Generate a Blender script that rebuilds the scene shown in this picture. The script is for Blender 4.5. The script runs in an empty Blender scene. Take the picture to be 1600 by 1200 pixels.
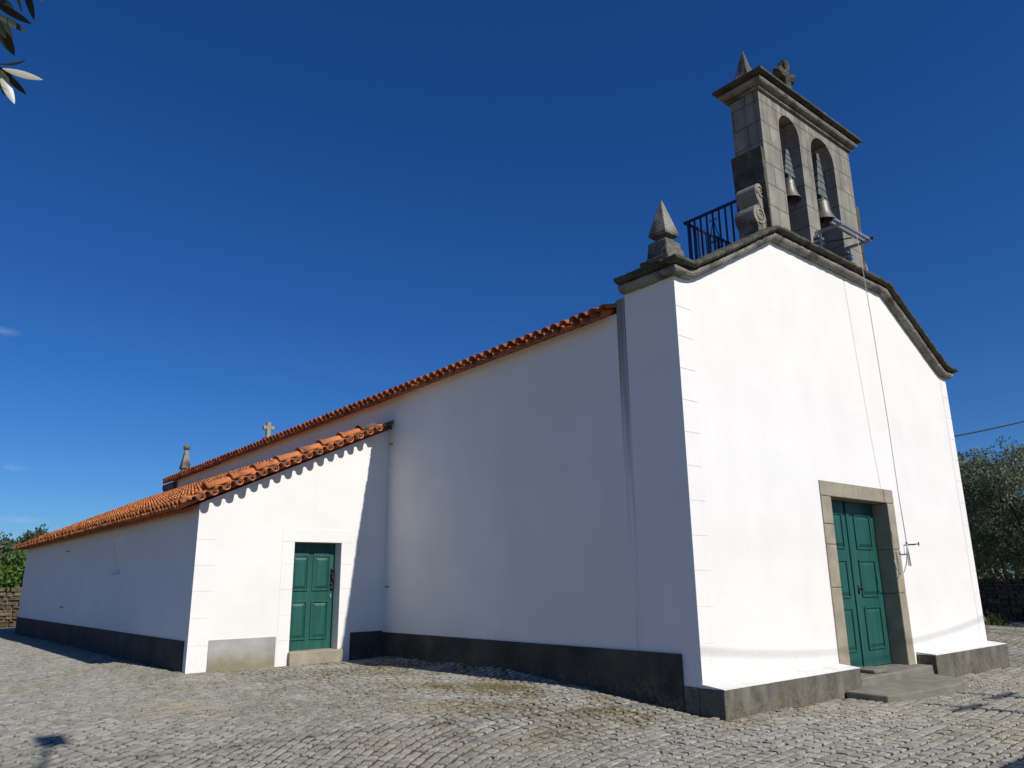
import bpy, bmesh, math, random
from math import sin, cos, pi, radians, sqrt, atan2
from mathutils import Vector, Matrix, noise
R = random.Random(7)
scene = bpy.context.scene
C = scene.collection

# ------------------------------------------------------------------ camera
CX, CY, CZ, YAW, PIT, ROL, FPX = -8.00658, -6.00540, 1.55, 0.702344, 0.254838, -0.0134081, 1193.578
fw = Vector((sin(YAW)*cos(PIT), cos(YAW)*cos(PIT), sin(PIT)))
rt = fw.cross(Vector((0, 0, 1))).normalized()
up = rt.cross(fw)
r2 = rt*cos(ROL)+up*sin(ROL)
u2 = -rt*sin(ROL)+up*cos(ROL)
cam = bpy.data.cameras.new('camera')
camo = bpy.data.objects.new('camera', cam)
C.objects.link(camo)
M = Matrix((( r2.x, u2.x, -fw.x, CX), (r2.y, u2.y, -fw.y, CY), (r2.z, u2.z, -fw.z, CZ), (0, 0, 0, 1)))
camo.matrix_world = M
cam.sensor_width = 36.0
cam.lens = 36.0*FPX/1600.0
cam.clip_start = 0.05
cam.clip_end = 3000
scene.camera = camo

# ------------------------------------------------------------------ sky, sun, exposure
SUNV = Vector((0.131, -1.15, 1.0)).normalized()          # towards the sun
ELEV = math.asin(SUNV.z)
ROT = atan2(SUNV.x, SUNV.y)
world = bpy.data.worlds.new('World')
scene.world = world
world.use_nodes = True
wn, wl = world.node_tree.nodes, world.node_tree.links
bg = wn['Background']
sky = wn.new('ShaderNodeTexSky')
sky.sky_type = 'NISHITA'
sky.sun_disc = False
sky.sun_elevation = ELEV
sky.sun_rotation = ROT
sky.altitude = 300
sky.air_density = 1.0
sky.dust_density = 0.25
sky.ozone_density = 3.0
CLOUDS = [((0.0864, 0.9583, 0.2725), .020, .0060), ((0.1204, 0.9843, 0.1288), .016, .0045), ((0.1317, 0.9886, 0.0736), .030, .005)]
hs = wn.new('ShaderNodeHueSaturation')
hs.inputs['Saturation'].default_value = 1.25
hs.inputs['Value'].default_value = 1.0
tint = wn.new('ShaderNodeMix'); tint.data_type = 'RGBA'; tint.blend_type = 'MULTIPLY'; tint.inputs[0].default_value = 1.0
tint.inputs[7].default_value = (0.335, 0.58, 0.915, 1)      # the deep clear blue of this sky
wl.new(sky.outputs[0], hs.inputs['Color'])
wl.new(hs.outputs[0], tint.inputs[6])
# three faint wisps of cloud low on the left
tcw = wn.new('ShaderNodeTexCoord'); nzw = wn.new('ShaderNodeTexNoise'); nzw.inputs['Scale'].default_value = 160; nzw.inputs['Detail'].default_value = 5
wl.new(tcw.outputs['Generated'], nzw.inputs['Vector'])
def wm(op, a, b=None):
    x = wn.new('ShaderNodeMath'); x.operation = op
    for i, v in ((0, a), (1, b)):
        if v is None: continue
        if isinstance(v, (int, float)): x.inputs[i].default_value = v
        else: wl.new(v, x.inputs[i])
    return x.outputs[0]
tot = None
for c_, hx, hz in CLOUDS:
    sb = wn.new('ShaderNodeVectorMath'); sb.operation = 'SUBTRACT'; sb.inputs[1].default_value = c_; wl.new(tcw.outputs['Generated'], sb.inputs[0])
    dv = wn.new('ShaderNodeVectorMath'); dv.operation = 'DIVIDE'; dv.inputs[1].default_value = (hx, hx, hz); wl.new(sb.outputs[0], dv.inputs[0])
    ln = wn.new('ShaderNodeVectorMath'); ln.operation = 'LENGTH'; wl.new(dv.outputs[0], ln.inputs[0])
    m0 = wm('MULTIPLY', wm('MAXIMUM', wm('SUBTRACT', 1.0, ln.outputs['Value']), 0.0), wm('MULTIPLY', nzw.outputs[0], 0.30))
    tot = m0 if tot is None else wm('MAXIMUM', tot, m0)
cl = wn.new('ShaderNodeMix'); cl.data_type = 'RGBA'; wl.new(tot, cl.inputs[0]); wl.new(tint.outputs[2], cl.inputs[6]); cl.inputs[7].default_value = (6.2, 7.2, 8.6, 1)
wl.new(cl.outputs[2], bg.inputs['Color'])
bg.inputs['Strength'].default_value = 0.094
sun = bpy.data.lights.new('sun', 'SUN')
sun.energy = 4.7
sun.angle = radians(0.55)
sun.color = (1.0, 0.955, 0.88)
suno = bpy.data.objects.new('sun', sun)
C.objects.link(suno)
suno.location = (0, -30, 30)
suno.rotation_euler = (-SUNV).to_track_quat('-Z', 'Y').to_euler()
scene.view_settings.view_transform = 'Standard'
scene.view_settings.look = 'None'
scene.view_settings.exposure = 0.0
scene.view_settings.gamma = 1.0
scene.cycles.max_bounces = 6

# ------------------------------------------------------------------ materials
def mat(name, ca, cb, scale=4.0, rough=0.85, bump=0.0, bscale=None, speck=None, cc=None, ccs=1.0, ccr=(0.5, 0.62),
        island=0.0, metal=0.0, stretch=None, detail=6.0, spec=0.3, bdist=0.01):
    """noise mix of two colours; optional fine speckle (scale, colour, lo, hi); optional patches cc; optional per-island value change"""
    m = bpy.data.materials.new(name)
    m.use_nodes = True
    n, l = m.node_tree.nodes, m.node_tree.links
    b = n['Principled BSDF']
    b.inputs['Roughness'].default_value = rough
    b.inputs['Metallic'].default_value = metal
    b.inputs['Specular IOR Level'].default_value = spec
    tc = n.new('ShaderNodeTexCoord')
    vec = tc.outputs['Object']
    if stretch:
        mp = n.new('ShaderNodeMapping'); mp.inputs['Scale'].default_value = stretch
        l.new(vec, mp.inputs[0]); vec = mp.outputs[0]
    def nz(s, d=detail, v=None):
        t = n.new('ShaderNodeTexNoise'); t.inputs['Scale'].default_value = s; t.inputs['Detail'].default_value = d
        l.new(v or vec, t.inputs['Vector']); return t
    def ramp(src, lo, hi):
        r = n.new('ShaderNodeMapRange'); r.inputs[1].default_value = lo; r.inputs[2].default_value = hi
        l.new(src, r.inputs[0]); return r.outputs[0]
    def mix(f, a, bb):
        x = n.new('ShaderNodeMix'); x.data_type = 'RGBA'
        if isinstance(f, float): x.inputs[0].default_value = f
        else: l.new(f, x.inputs[0])
        for i, v in ((6, a), (7, bb)):
            if isinstance(v, tuple): x.inputs[i].default_value = (*v, 1)
            else: l.new(v, x.inputs[i])
        return x.outputs[2]
    col = mix(ramp(nz(scale).outputs[0], 0.32, 0.68), ca, cb)
    if cc:
        col = mix(ramp(nz(ccs, 8.0).outputs[0], *ccr), col, cc)
    if speck:
        col = mix(ramp(nz(speck[0], 3.0, tc.outputs['Object']).outputs[0], speck[2], speck[3]), col, speck[1])
    if island:
        g = n.new('ShaderNodeNewGeometry')
        h = n.new('ShaderNodeHueSaturation')
        mr = n.new('ShaderNodeMapRange'); mr.inputs[3].default_value = 1-island; mr.inputs[4].default_value = 1+island
        l.new(g.outputs['Random Per Island'], mr.inputs[0]); l.new(mr.outputs[0], h.inputs['Value'])
        l.new(col, h.inputs['Color']); col = h.outputs[0]
    l.new(col, b.inputs['Base Color'])
    if bump:
        bp = n.new('ShaderNodeBump'); bp.inputs['Strength'].default_value = bump; bp.inputs['Distance'].default_value = bdist
        l.new(nz(bscale or scale*4, 8.0, tc.outputs['Object']).outputs[0], bp.inputs['Height']); l.new(bp.outputs[0], b.inputs['Normal'])
    m['_c'] = 0
    m.node_tree['x'] = 0
    MATCOL[name] = (m, n, l, b, col, mix, ramp, nz, tc)
    return m
MATCOL = {}

def math_node(n, l, op, a, b=None):
    x = n.new('ShaderNodeMath'); x.operation = op
    for i, v in ((0, a), (1, b)):
        if v is None: continue
        if isinstance(v, (int, float)): x.inputs[i].default_value = v
        else: l.new(v, x.inputs[i])
    return x.outputs[0]

def overlay(name, mask_fn, colour):
    """lays a stain of its own shape over a material: mask_fn(n,l,xyz,nz,ramp)->socket"""
    m, n, l, b, col, mix, ramp, nz, tc = MATCOL[name]
    sx = n.new('ShaderNodeSeparateXYZ'); l.new(tc.outputs['Object'], sx.inputs[0])
    f = mask_fn(n, l, sx.outputs, nz, ramp, tc)
    c2 = mix(f, col, colour)
    l.new(c2, b.inputs['Base Color'])
    MATCOL[name] = (m, n, l, b, c2, mix, ramp, nz, tc)

def stretched_noise(n, l, tc, sc, scale, detail=5):
    mp = n.new('ShaderNodeMapping'); mp.inputs['Scale'].default_value = sc
    l.new(tc.outputs['Object'], mp.inputs[0])
    t = n.new('ShaderNodeTexNoise'); t.inputs['Scale'].default_value = scale; t.inputs['Detail'].default_value = detail
    l.new(mp.outputs[0], t.inputs['Vector'])
    return t.outputs[0]

def dirt_mask(z0, z1, amt):
    def f(n, l, xyz, nz, ramp, tc):
        h = n.new('ShaderNodeMapRange'); h.inputs[1].default_value = z0; h.inputs[2].default_value = z1
        h.inputs[3].default_value = 1; h.inputs[4].default_value = 0
        l.new(xyz[2], h.inputs[0])
        s = ramp(nz(30.0, 8.0, tc.outputs['Object']).outputs[0], 0.5, 0.72)
        s2 = ramp(nz(1.6, 4.0, tc.outputs['Object']).outputs[0], 0.38, 0.7)
        q = math_node(n, l, 'MULTIPLY', s, h.outputs[0]); q = math_node(n, l, 'MULTIPLY', q, s2)
        return math_node(n, l, 'MULTIPLY', q, amt)
    return f

MA = {}
WHITE, WHITE2 = (0.81, 0.79, 0.745), (0.76, 0.742, 0.70)
MA['white'] = mat('white_limewash', WHITE, WHITE2, 1.3, 0.8, 0.25, 22.0, bdist=0.006)
overlay('white_limewash', dirt_mask(0.25, 1.0, 0.75), (0.30, 0.29, 0.27))
# faint grey rain streaks running down from the cornice and eaves
def rain(n, l, xyz, nz, ramp, tc):
    s = ramp(stretched_noise(n, l, tc, (7, 7, 0.18), 1.0), 0.56, 0.8)
    return math_node(n, l, 'MULTIPLY', s, 0.055)
overlay('white_limewash', rain, (0.45, 0.44, 0.42))
MA['nave_white'] = mat('nave_limewash', WHITE, WHITE2, 1.3, 0.8, 0.25, 22.0, bdist=0.006)
overlay('nave_limewash', rain, (0.45, 0.44, 0.42))
overlay('nave_limewash', dirt_mask(0.6, 1.3, 0.45), (0.30, 0.29, 0.27))

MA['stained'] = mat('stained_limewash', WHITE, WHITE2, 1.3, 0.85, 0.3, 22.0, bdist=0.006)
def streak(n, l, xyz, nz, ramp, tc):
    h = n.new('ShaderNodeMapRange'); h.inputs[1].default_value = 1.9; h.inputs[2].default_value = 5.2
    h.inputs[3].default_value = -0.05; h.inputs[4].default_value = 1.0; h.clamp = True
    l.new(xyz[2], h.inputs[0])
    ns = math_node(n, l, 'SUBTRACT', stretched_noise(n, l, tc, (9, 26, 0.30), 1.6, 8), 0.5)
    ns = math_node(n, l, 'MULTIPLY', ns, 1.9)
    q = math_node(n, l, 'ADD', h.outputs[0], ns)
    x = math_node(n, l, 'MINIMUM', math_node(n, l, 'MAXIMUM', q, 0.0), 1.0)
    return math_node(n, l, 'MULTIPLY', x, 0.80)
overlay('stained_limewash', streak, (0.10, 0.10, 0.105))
def add_joints(name, colour, bw, rh, off=(0, 0, 0), mortar=0.010, amt=0.85):
    m, n, l, b, col, mix, ramp, nz, tc = MATCOL[name]
    sx = n.new('ShaderNodeSeparateXYZ'); l.new(tc.outputs['Object'], sx.inputs[0])
    h = math_node(n, l, 'ADD', sx.outputs[0], sx.outputs[1])
    cb = n.new('ShaderNodeCombineXYZ')
    l.new(math_node(n, l, 'ADD', h, off[0]), cb.inputs[0]); l.new(math_node(n, l, 'ADD', sx.outputs[2], off[1]), cb.inputs[1])
    br = n.new('ShaderNodeTexBrick')
    br.inputs['Scale'].default_value = 1.0; br.inputs['Brick Width'].default_value = bw
    br.inputs['Row Height'].default_value = rh; br.inputs['Mortar Size'].default_value = mortar
    br.inputs['Mortar Smooth'].default_value = 0.3
    br.offset = 0.43
    l.new(cb.outputs[0], br.inputs['Vector'])
    f = math_node(n, l, 'MULTIPLY', br.outputs['Fac'], amt)
    c2 = mix(f, col, colour)
    l.new(c2, b.inputs['Base Color'])
    bp = n.new('ShaderNodeBump'); bp.inputs['Strength'].default_value = 0.8; bp.inputs['Distance'].default_value = 0.012; bp.invert = True
    l.new(br.outputs['Fac'], bp.inputs['Height'])
    old = b.inputs['Normal'].links
    if old: l.new(old[0].from_socket, bp.inputs['Normal'])
    l.new(bp.outputs[0], b.inputs['Normal'])
    MATCOL[name] = (m, n, l, b, c2, mix, ramp, nz, tc)

MA['granite'] = mat('belfry_granite', (0.31, 0.29, 0.245), (0.21, 0.198, 0.168), 3.0, 0.9, 0.7, 60.0, speck=(120.0, (0.09, 0.085, 0.075), 0.56, 0.70), cc=(0.15, 0.145, 0.12), ccs=1.7, ccr=(0.55, 0.75))
def runoff(n, l, xyz, nz, ramp, tc):
    st = ramp(stretched_noise(n, l, tc, (5, 5, 0.35), 1.3, 7), 0.46, 0.66)
    h = n.new('ShaderNodeMapRange'); h.inputs[1].default_value = 8.3; h.inputs[2].default_value = 9.9; h.inputs[3].default_value = .25; h.inputs[4].default_value = 1.0
    l.new(xyz[2], h.inputs[0])
    return math_node(n, l, 'MULTIPLY', math_node(n, l, 'MULTIPLY', st, h.outputs[0]), 0.72)
overlay('belfry_granite', runoff, (0.075, 0.070, 0.060))
add_joints('belfry_granite', (0.07, 0.065, 0.055), 0.62, 0.405, (0.18, 0.02), 0.009)
MA['lichen'] = mat('lichened_granite', (0.19, 0.18, 0.15), (0.075, 0.07, 0.06), 3.2, 0.95, 0.9, 40.0, speck=(70.0, (0.36, 0.35, 0.30), 0.60, 0.72), cc=(0.055, 0.052, 0.045), ccs=2.6, ccr=(0.46, 0.66), bdist=0.02)
MA['cornice'] = mat('cornice_granite', (0.33, 0.31, 0.265), (0.20, 0.19, 0.165), 2.2, 0.92, 0.8, 45.0, speck=(60.0, (0.06, 0.056, 0.048), 0.55, 0.68), cc=(0.060, 0.056, 0.046), ccs=2.4, ccr=(0.47, 0.66), bdist=0.02)
def cjoint(n, l, xyz, nz, ramp, tc):
    t = math_node(n, l, 'FRACT', math_node(n, l, 'MULTIPLY', math_node(n, l, 'ADD', xyz[0], math_node(n, l, 'MULTIPLY', xyz[1], .9)), 1.13))
    return math_node(n, l, 'MULTIPLY', math_node(n, l, 'LESS_THAN', t, 0.018), 0.8)
overlay('cornice_granite', cjoint, (0.035, 0.032, 0.028))
MA['moss'] = mat('mossy_granite', (0.10, 0.095, 0.075), (0.04, 0.038, 0.03), 5.0, 0.95, 0.9, 40.0, speck=(60.0, (0.28, 0.27, 0.21), 0.60, 0.74), bdist=0.02)
MA['frame'] = mat('portal_granite', (0.37, 0.325, 0.24), (0.265, 0.235, 0.18), 3.5, 0.9, 0.6, 70.0, speck=(130.0, (0.12, 0.11, 0.09), 0.58, 0.72))
MA['plinth'] = mat('plinth_cement', (0.135, 0.129, 0.115), (0.070, 0.067, 0.058), 3.5, 0.9, 0.7, 40.0, speck=(45.0, (0.26, 0.25, 0.22), 0.60, 0.74), cc=(0.23, 0.22, 0.195), ccs=3.2, ccr=(0.54, 0.74), stretch=(1, 1, 0.5))
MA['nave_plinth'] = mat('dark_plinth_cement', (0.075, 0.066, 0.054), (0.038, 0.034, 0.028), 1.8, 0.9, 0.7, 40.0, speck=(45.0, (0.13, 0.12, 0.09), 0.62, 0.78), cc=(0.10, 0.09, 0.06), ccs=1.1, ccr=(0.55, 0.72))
def splash(n, l, xyz, nz, ramp, tc):
    wob = math_node(n, l, 'MULTIPLY', math_node(n, l, 'SUBTRACT', nz(3.0, 7.0, tc.outputs['Object']).outputs[0], 0.5), 0.7)
    z = math_node(n, l, 'ADD', xyz[2], wob)
    m2 = ramp(nz(18.0, 5.0, tc.outputs['Object']).outputs[0], 0.42, 0.66)
    return math_node(n, l, 'MULTIPLY', math_node(n, l, 'MULTIPLY', ramp(z, 0.42, 0.10), m2), 0.8)
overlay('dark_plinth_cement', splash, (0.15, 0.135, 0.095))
overlay('plinth_cement', splash, (0.17, 0.15, 0.09))
MA['annex_plinth'] = mat('pale_plinth_cement', (0.40, 0.40, 0.385), (0.30, 0.30, 0.29), 2.0, 0.9, 0.4, 30.0)
def algae(n, l, xyz, nz, ramp, tc):
    wob = math_node(n, l, 'MULTIPLY', math_node(n, l, 'SUBTRACT', nz(5.0, 6.0, tc.outputs['Object']).outputs[0], 0.5), 0.5)
    z = math_node(n, l, 'ADD', xyz[2], wob)
    return math_node(n, l, 'MULTIPLY', ramp(z, 0.60, 0.28), 0.75)
overlay('pale_plinth_cement', algae, (0.20, 0.17, 0.075))
MA['ledge_top'] = mat('ledge_paint', (0.74, 0.73, 0.70), (0.60, 0.585, 0.55), 3.0, 0.85, 0.4, 30.0, speck=(40.0, (0.30, 0.285, 0.25), 0.60, 0.78))
MA['tile'] = mat('terracotta', (0.58, 0.205, 0.072), (0.48, 0.15, 0.050), 3.0, 0.85, 0.5, 60.0, island=0.30, cc=(0.17, 0.085, 0.05), ccs=3.5, ccr=(0.56, 0.74), speck=(26.0, (0.09, 0.07, 0.05), 0.64, 0.76))
MA['tile_old'] = mat('weathered_terracotta', (0.50, 0.165, 0.065), (0.36, 0.105, 0.045), 4.0, 0.9, 0.5, 50.0, island=0.25, cc=(0.13, 0.08, 0.055), ccs=3.0, ccr=(0.55, 0.75))
MA['tile_dark'] = mat('dark_mortar_shaded_tile', (0.17, 0.105, 0.07), (0.085, 0.07, 0.055), 5.0, 0.9, 0.5, 50.0, island=0.2)
MA['green'] = mat('green_door_paint', (0.020, 0.105, 0.086), (0.009, 0.070, 0.056), 2.0, 0.42, 0.15, 30.0, spec=0.45, stretch=(6, 6, 0.6), bdist=0.003)
def wear(n, l, xyz, nz, ramp, tc):
    s = n.new('ShaderNodeMapRange'); s.inputs[1].default_value = 0.66; s.inputs[2].default_value = 0.80
    l.new(stretched_noise(n, l, tc, (22, 22, 1.2), 2.0, 6), s.inputs[0])
    return math_node(n, l, 'MULTIPLY', s.outputs[0], 0.35)
overlay('green_door_paint', wear, (0.10, 0.22, 0.19))
MA['iron'] = mat('navy_iron_paint', (0.008, 0.016, 0.075), (0.006, 0.010, 0.045), 6.0, 0.45, 0.1, 40.0, spec=0.5)
MA['black'] = mat('black_iron', (0.015, 0.015, 0.016), (0.03, 0.028, 0.026), 8.0, 0.6, 0.2, 40.0)
MA['bronze'] = mat('grey_bell_bronze', (0.17, 0.16, 0.14), (0.10, 0.096, 0.085), 7.0, 0.5, 0.35, 30.0, metal=0.5, spec=0.5)
MA['zinc'] = mat('green_grey_zinc', (0.145, 0.165, 0.148), (0.09, 0.108, 0.096), 6.0, 0.6, 0.2, 30.0, metal=0.2)
MA['steel'] = mat('grey_steel', (0.42, 0.43, 0.45), (0.34, 0.35, 0.37), 9.0, 0.4, 0.05, 40.0, metal=0.7)
MA['rope'] = mat('grey_rope', (0.42, 0.42, 0.40), (0.32, 0.32, 0.31), 40.0, 0.9)
MA['cable'] = mat('black_cable', (0.02, 0.02, 0.022), (0.03, 0.03, 0.032), 4.0, 0.7)
MA['pole'] = mat('grey_pole', (0.30, 0.29, 0.27), (0.24, 0.23, 0.22), 3.0, 0.85, 0.3, 40.0)
MA['cobble'] = mat('granite_setts', (0.340, 0.328, 0.280), (0.245, 0.238, 0.204), 9.0, 0.9, 0.55, 75.0, island=0.17, speck=(150.0, (0.14, 0.135, 0.12), 0.56, 0.70), cc=(0.30, 0.265, 0.19), ccs=0.9, ccr=(0.52, 0.74), bdist=0.012)
def drymoss(n, l, xyz, nz, ramp, tc):
    a = n.new('ShaderNodeMapRange'); a.inputs[1].default_value = -4.6; a.inputs[2].default_value = -0.9; l.new(xyz[0], a.inputs[0])
    b = n.new('ShaderNodeMapRange'); b.inputs[1].default_value = -1.2; b.inputs[2].default_value = 0.8; l.new(xyz[1], b.inputs[0])
    m1 = ramp(nz(1.1, 7.0, tc.outputs['Object']).outputs[0], 0.40, 0.66)
    m2 = ramp(nz(14.0, 5.0, tc.outputs['Object']).outputs[0], 0.36, 0.62)
    q = math_node(n, l, 'MULTIPLY', math_node(n, l, 'MULTIPLY', m1, m2), math_node(n, l, 'ADD', .28, math_node(n, l, 'MULTIPLY', math_node(n, l, 'MULTIPLY', a.outputs[0], b.outputs[0]), 1.5)))
    return math_node(n, l, 'MINIMUM', math_node(n, l, 'MULTIPLY', q, .95), 1.0)
overlay('granite_setts', drymoss, (0.130, 0.102, 0.050))
MA['soil'] = mat('joint_soil', (0.125, 0.072, 0.048), (0.075, 0.047, 0.033), 6.0, 0.95, 0.8, 60.0, cc=(0.15, 0.13, 0.06), ccs=0.8, ccr=(0.55, 0.72), bdist=0.02)
MA['field'] = mat('dry_field', (0.30, 0.26, 0.15), (0.20, 0.19, 0.09), 0.05, 0.95, 0.6, 3.0)
MA['hill'] = mat('wooded_hill', (0.07, 0.085, 0.045), (0.045, 0.06, 0.035), 0.08, 0.95, 0.6, 1.0)
MA['drystone'] = mat('dry_stone', (0.135, 0.10, 0.062), (0.065, 0.05, 0.034), 5.0, 0.95, 0.9, 25.0, island=0.35, speck=(30.0, (0.34, 0.31, 0.24), 0.6, 0.75), bdist=0.03)
MA['bark'] = mat('olive_bark', (0.12, 0.105, 0.085), (0.07, 0.06, 0.05), 8.0, 0.95, 0.9, 30.0, stretch=(1, 1, 0.3), bdist=0.03)
MA['stake'] = mat('bare_stone_slab', (0.225, 0.215, 0.18), (0.15, 0.145, 0.12), 4.0, 0.9, 0.8, 50.0, speck=(90.0, (0.11, 0.105, 0.09), 0.57, 0.70), cc=(0.17, 0.17, 0.12), ccs=2.0, ccr=(0.5, 0.7))

def leafmat(name, a, b, rough=0.55, isl=0.35, back=None, trans=0.25):
    m = mat(name, a, b, 1.2, rough, island=isl, spec=0.4)
    mm, n, l, bs, col, mix, ramp, nz, tc = MATCOL[name]
    if back:
        g = n.new('ShaderNodeNewGeometry')
        col2 = mix(g.outputs['Backfacing'], col, back)
        l.new(col2, bs.inputs['Base Color']); col = col2
    tr = n.new('ShaderNodeBsdfTranslucent'); l.new(col, tr.inputs['Color'])
    ms = n.new('ShaderNodeMixShader'); ms.inputs[0].default_value = trans
    out = n['Material Output']
    l.new(bs.outputs[0], ms.inputs[1]); l.new(tr.outputs[0], ms.inputs[2]); l.new(ms.outputs[0], out.inputs['Surface'])
    return m
MA['olive'] = leafmat('olive_leaves', (0.105, 0.142, 0.070), (0.145, 0.178, 0.098), 0.6, 0.3, (0.16, 0.19, 0.125), 0.25)
MA['olive_near'] = leafmat('near_olive_leaves', (0.035, 0.045, 0.022), (0.05, 0.058, 0.03), 0.4, 0.3, (0.42, 0.42, 0.34), 0.08)
MA['vine'] = leafmat('vine_leaves', (0.075, 0.15, 0.022), (0.11, 0.19, 0.03), 0.5, 0.4, None, 0.3)
MA['wood_leaf'] = leafmat('far_leaves', (0.075, 0.098, 0.052), (0.10, 0.122, 0.065), 0.6, 0.3, None, 0.15)
MA['weed'] = leafmat('weed_leaves', (0.11, 0.15, 0.03), (0.19, 0.19, 0.05), 0.6, 0.4, None, 0.25)
MA['moss_green'] = leafmat('dry_grass', (0.17, 0.17, 0.04), (0.28, 0.24, 0.09), 0.7, 0.4, None, 0.25)

# ------------------------------------------------------------------ mesh helpers
class MB:
    def __init__(s): s.v = []; s.f = []; s.m = []; s.mi = 0; s.sm = []; s.smooth = False
    def add(s, vs, fs):
        o = len(s.v); s.v += [tuple(v) for v in vs]
        for f in fs: s.f.append(tuple(i+o for i in f)); s.m.append(s.mi); s.sm.append(s.smooth)
    def box(s, x0, y0, z0, x1, y1, z1):
        s.add([(x0, y0, z0), (x1, y0, z0), (x1, y1, z0), (x0, y1, z0), (x0, y0, z1), (x1, y0, z1), (x1, y1, z1), (x0, y1, z1)],
              [(0, 3, 2, 1), (4, 5, 6, 7), (0, 1, 5, 4), (1, 2, 6, 5), (2, 3, 7, 6), (3, 0, 4, 7)])
    def prism(s, pts, y0, y1, axis='y'):
        """polygon given in (x,z) for axis y (or (y,z) for x, (x,y) for z) extruded along axis"""
        n = len(pts)
        def P(p, t):
            return (p[0], t, p[1]) if axis == 'y' else ((t, p[0], p[1]) if axis == 'x' else (p[0], p[1], t))
        vs = [P(p, y0) for p in pts]+[P(p, y1) for p in pts]
        fs = [tuple(range(n)), tuple(range(2*n-1, n-1, -1))]
        for i in range(n):
            j = (i+1) % n; fs.append((i, i+n, j+n, j))
        s.add(vs, fs)
    def tube(s, pts, rad, seg=8, cap=True):
        pts = [Vector(p) for p in pts]
        if not isinstance(rad, (list, tuple)): rad = [rad]*len(pts)
        rings = []; prev = None
        for i, p in enumerate(pts):
            a = pts[max(i-1, 0)]; b = pts[min(i+1, len(pts)-1)]
            t = (b-a).normalized()
            if prev is None:
                prev = t.orthogonal().normalized()
            u = (prev-t*prev.dot(t))
            u = u.normalized() if u.length > 1e-6 else t.orthogonal().normalized()
            prev = u; w = t.cross(u)
            rings.append([p+(u*cos(2*pi*k/seg)+w*sin(2*pi*k/seg))*rad[i] for k in range(seg)])
        vs = [v for r in rings for v in r]; fs = []
        for i in range(len(pts)-1):
            for k in range(seg):
                k2 = (k+1) % seg
                fs.append((i*seg+k, i*seg+k2, (i+1)*seg+k2, (i+1)*seg+k))
        if cap:
            fs.append(tuple(range(seg-1, -1, -1))); fs.append(tuple((len(pts)-1)*seg+k for k in range(seg)))
        s.add(vs, fs)
    def lathe(s, prof, c, seg=24):
        vs = []; fs = []
        for (r, z) in prof:
            for k in range(seg): vs.append((c[0]+r*cos(2*pi*k/seg), c[1]+r*sin(2*pi*k/seg), c[2]+z))
        for i in range(len(prof)-1):
            for k in range(seg):
                k2 = (k+1) % seg
                fs.append((i*seg+k, i*seg+k2, (i+1)*seg+k2, (i+1)*seg+k))
        s.add(vs, fs)
    def frustum(s, cx, cy, z0, h0, z1, h1, h0y=None, h1y=None):
        h0y = h0y or h0; h1y = h1y or h1
        s.add([(cx-h0, cy-h0y, z0), (cx+h0, cy-h0y, z0), (cx+h0, cy+h0y, z0), (cx-h0, cy+h0y, z0),
               (cx-h1, cy-h1y, z1), (cx+h1, cy-h1y, z1), (cx+h1, cy+h1y, z1), (cx-h1, cy+h1y, z1)],
              [(0, 3, 2, 1), (4, 5, 6, 7), (0, 1, 5, 4), (1, 2, 6, 5), (2, 3, 7, 6), (3, 0, 4, 7)])
    def ball(s, c, r, seg=16):
        s.lathe([(max(r*sin(pi*i/10), 1e-4), -r*cos(pi*i/10)) for i in range(11)], c, seg)
    def sweep(s, path, outs, ups, prof, cap=True):
        """prof: closed list of (out, up); path points with out/up vectors per point"""
        n = len(prof); vs = []; fs = []
        for p, o, u in zip(path, outs, ups):
            p = Vector(p); o = Vector(o); u = Vector(u)
            for (a, b) in prof: vs.append(p+o*a+u*b)
        for i in range(len(path)-1):
            for k in range(n):
                k2 = (k+1) % n
                fs.append((i*n+k, (i+1)*n+k, (i+1)*n+k2, i*n+k2))
        if cap:
            fs.append(tuple(range(n))); fs.append(tuple((len(path)-1)*n+k for k in range(n-1, -1, -1)))
        s.add(vs, fs)
    def build(s, name, m, parent=None, bevel=0.0, rough=0.0, seg=2, sub=3):
        me = bpy.data.meshes.new(name)
        me.from_pydata(s.v, [], s.f)
        ms = m if isinstance(m, (list, tuple)) else [m]
        for x in ms: me.materials.append(x)
        me.polygons.foreach_set('material_index', s.m)
        me.polygons.foreach_set('use_smooth', s.sm)
        me.update()
        o = bpy.data.objects.new(name, me)
        C.objects.link(o)
        if parent:
            o.parent = parent
            if parent.type == 'EMPTY': o.location = -parent.location
        if bevel:
            b = o.modifiers.new('bevel', 'BEVEL'); b.width = bevel; b.segments = seg; b.limit_method = 'ANGLE'; b.angle_limit = radians(40)
        if rough:                       # hand-cut stone: subdivide and roughen
            sd = o.modifiers.new('sub', 'SUBSURF'); sd.subdivision_type = 'SIMPLE'; sd.levels = sub; sd.render_levels = sub
            tx = bpy.data.textures.get('stone_rough') or bpy.data.textures.new('stone_rough', 'CLOUDS')
            tx.noise_scale = 0.12
            dm = o.modifiers.new('rough', 'DISPLACE'); dm.texture = tx; dm.strength = rough; dm.mid_level = 0.5; dm.texture_coords = 'GLOBAL'
        return o
def fixn(o):
    bm = bmesh.new(); bm.from_mesh(o.data); bmesh.ops.recalc_face_normals(bm, faces=bm.faces); bm.to_mesh(o.data); bm.free(); return o

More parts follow.
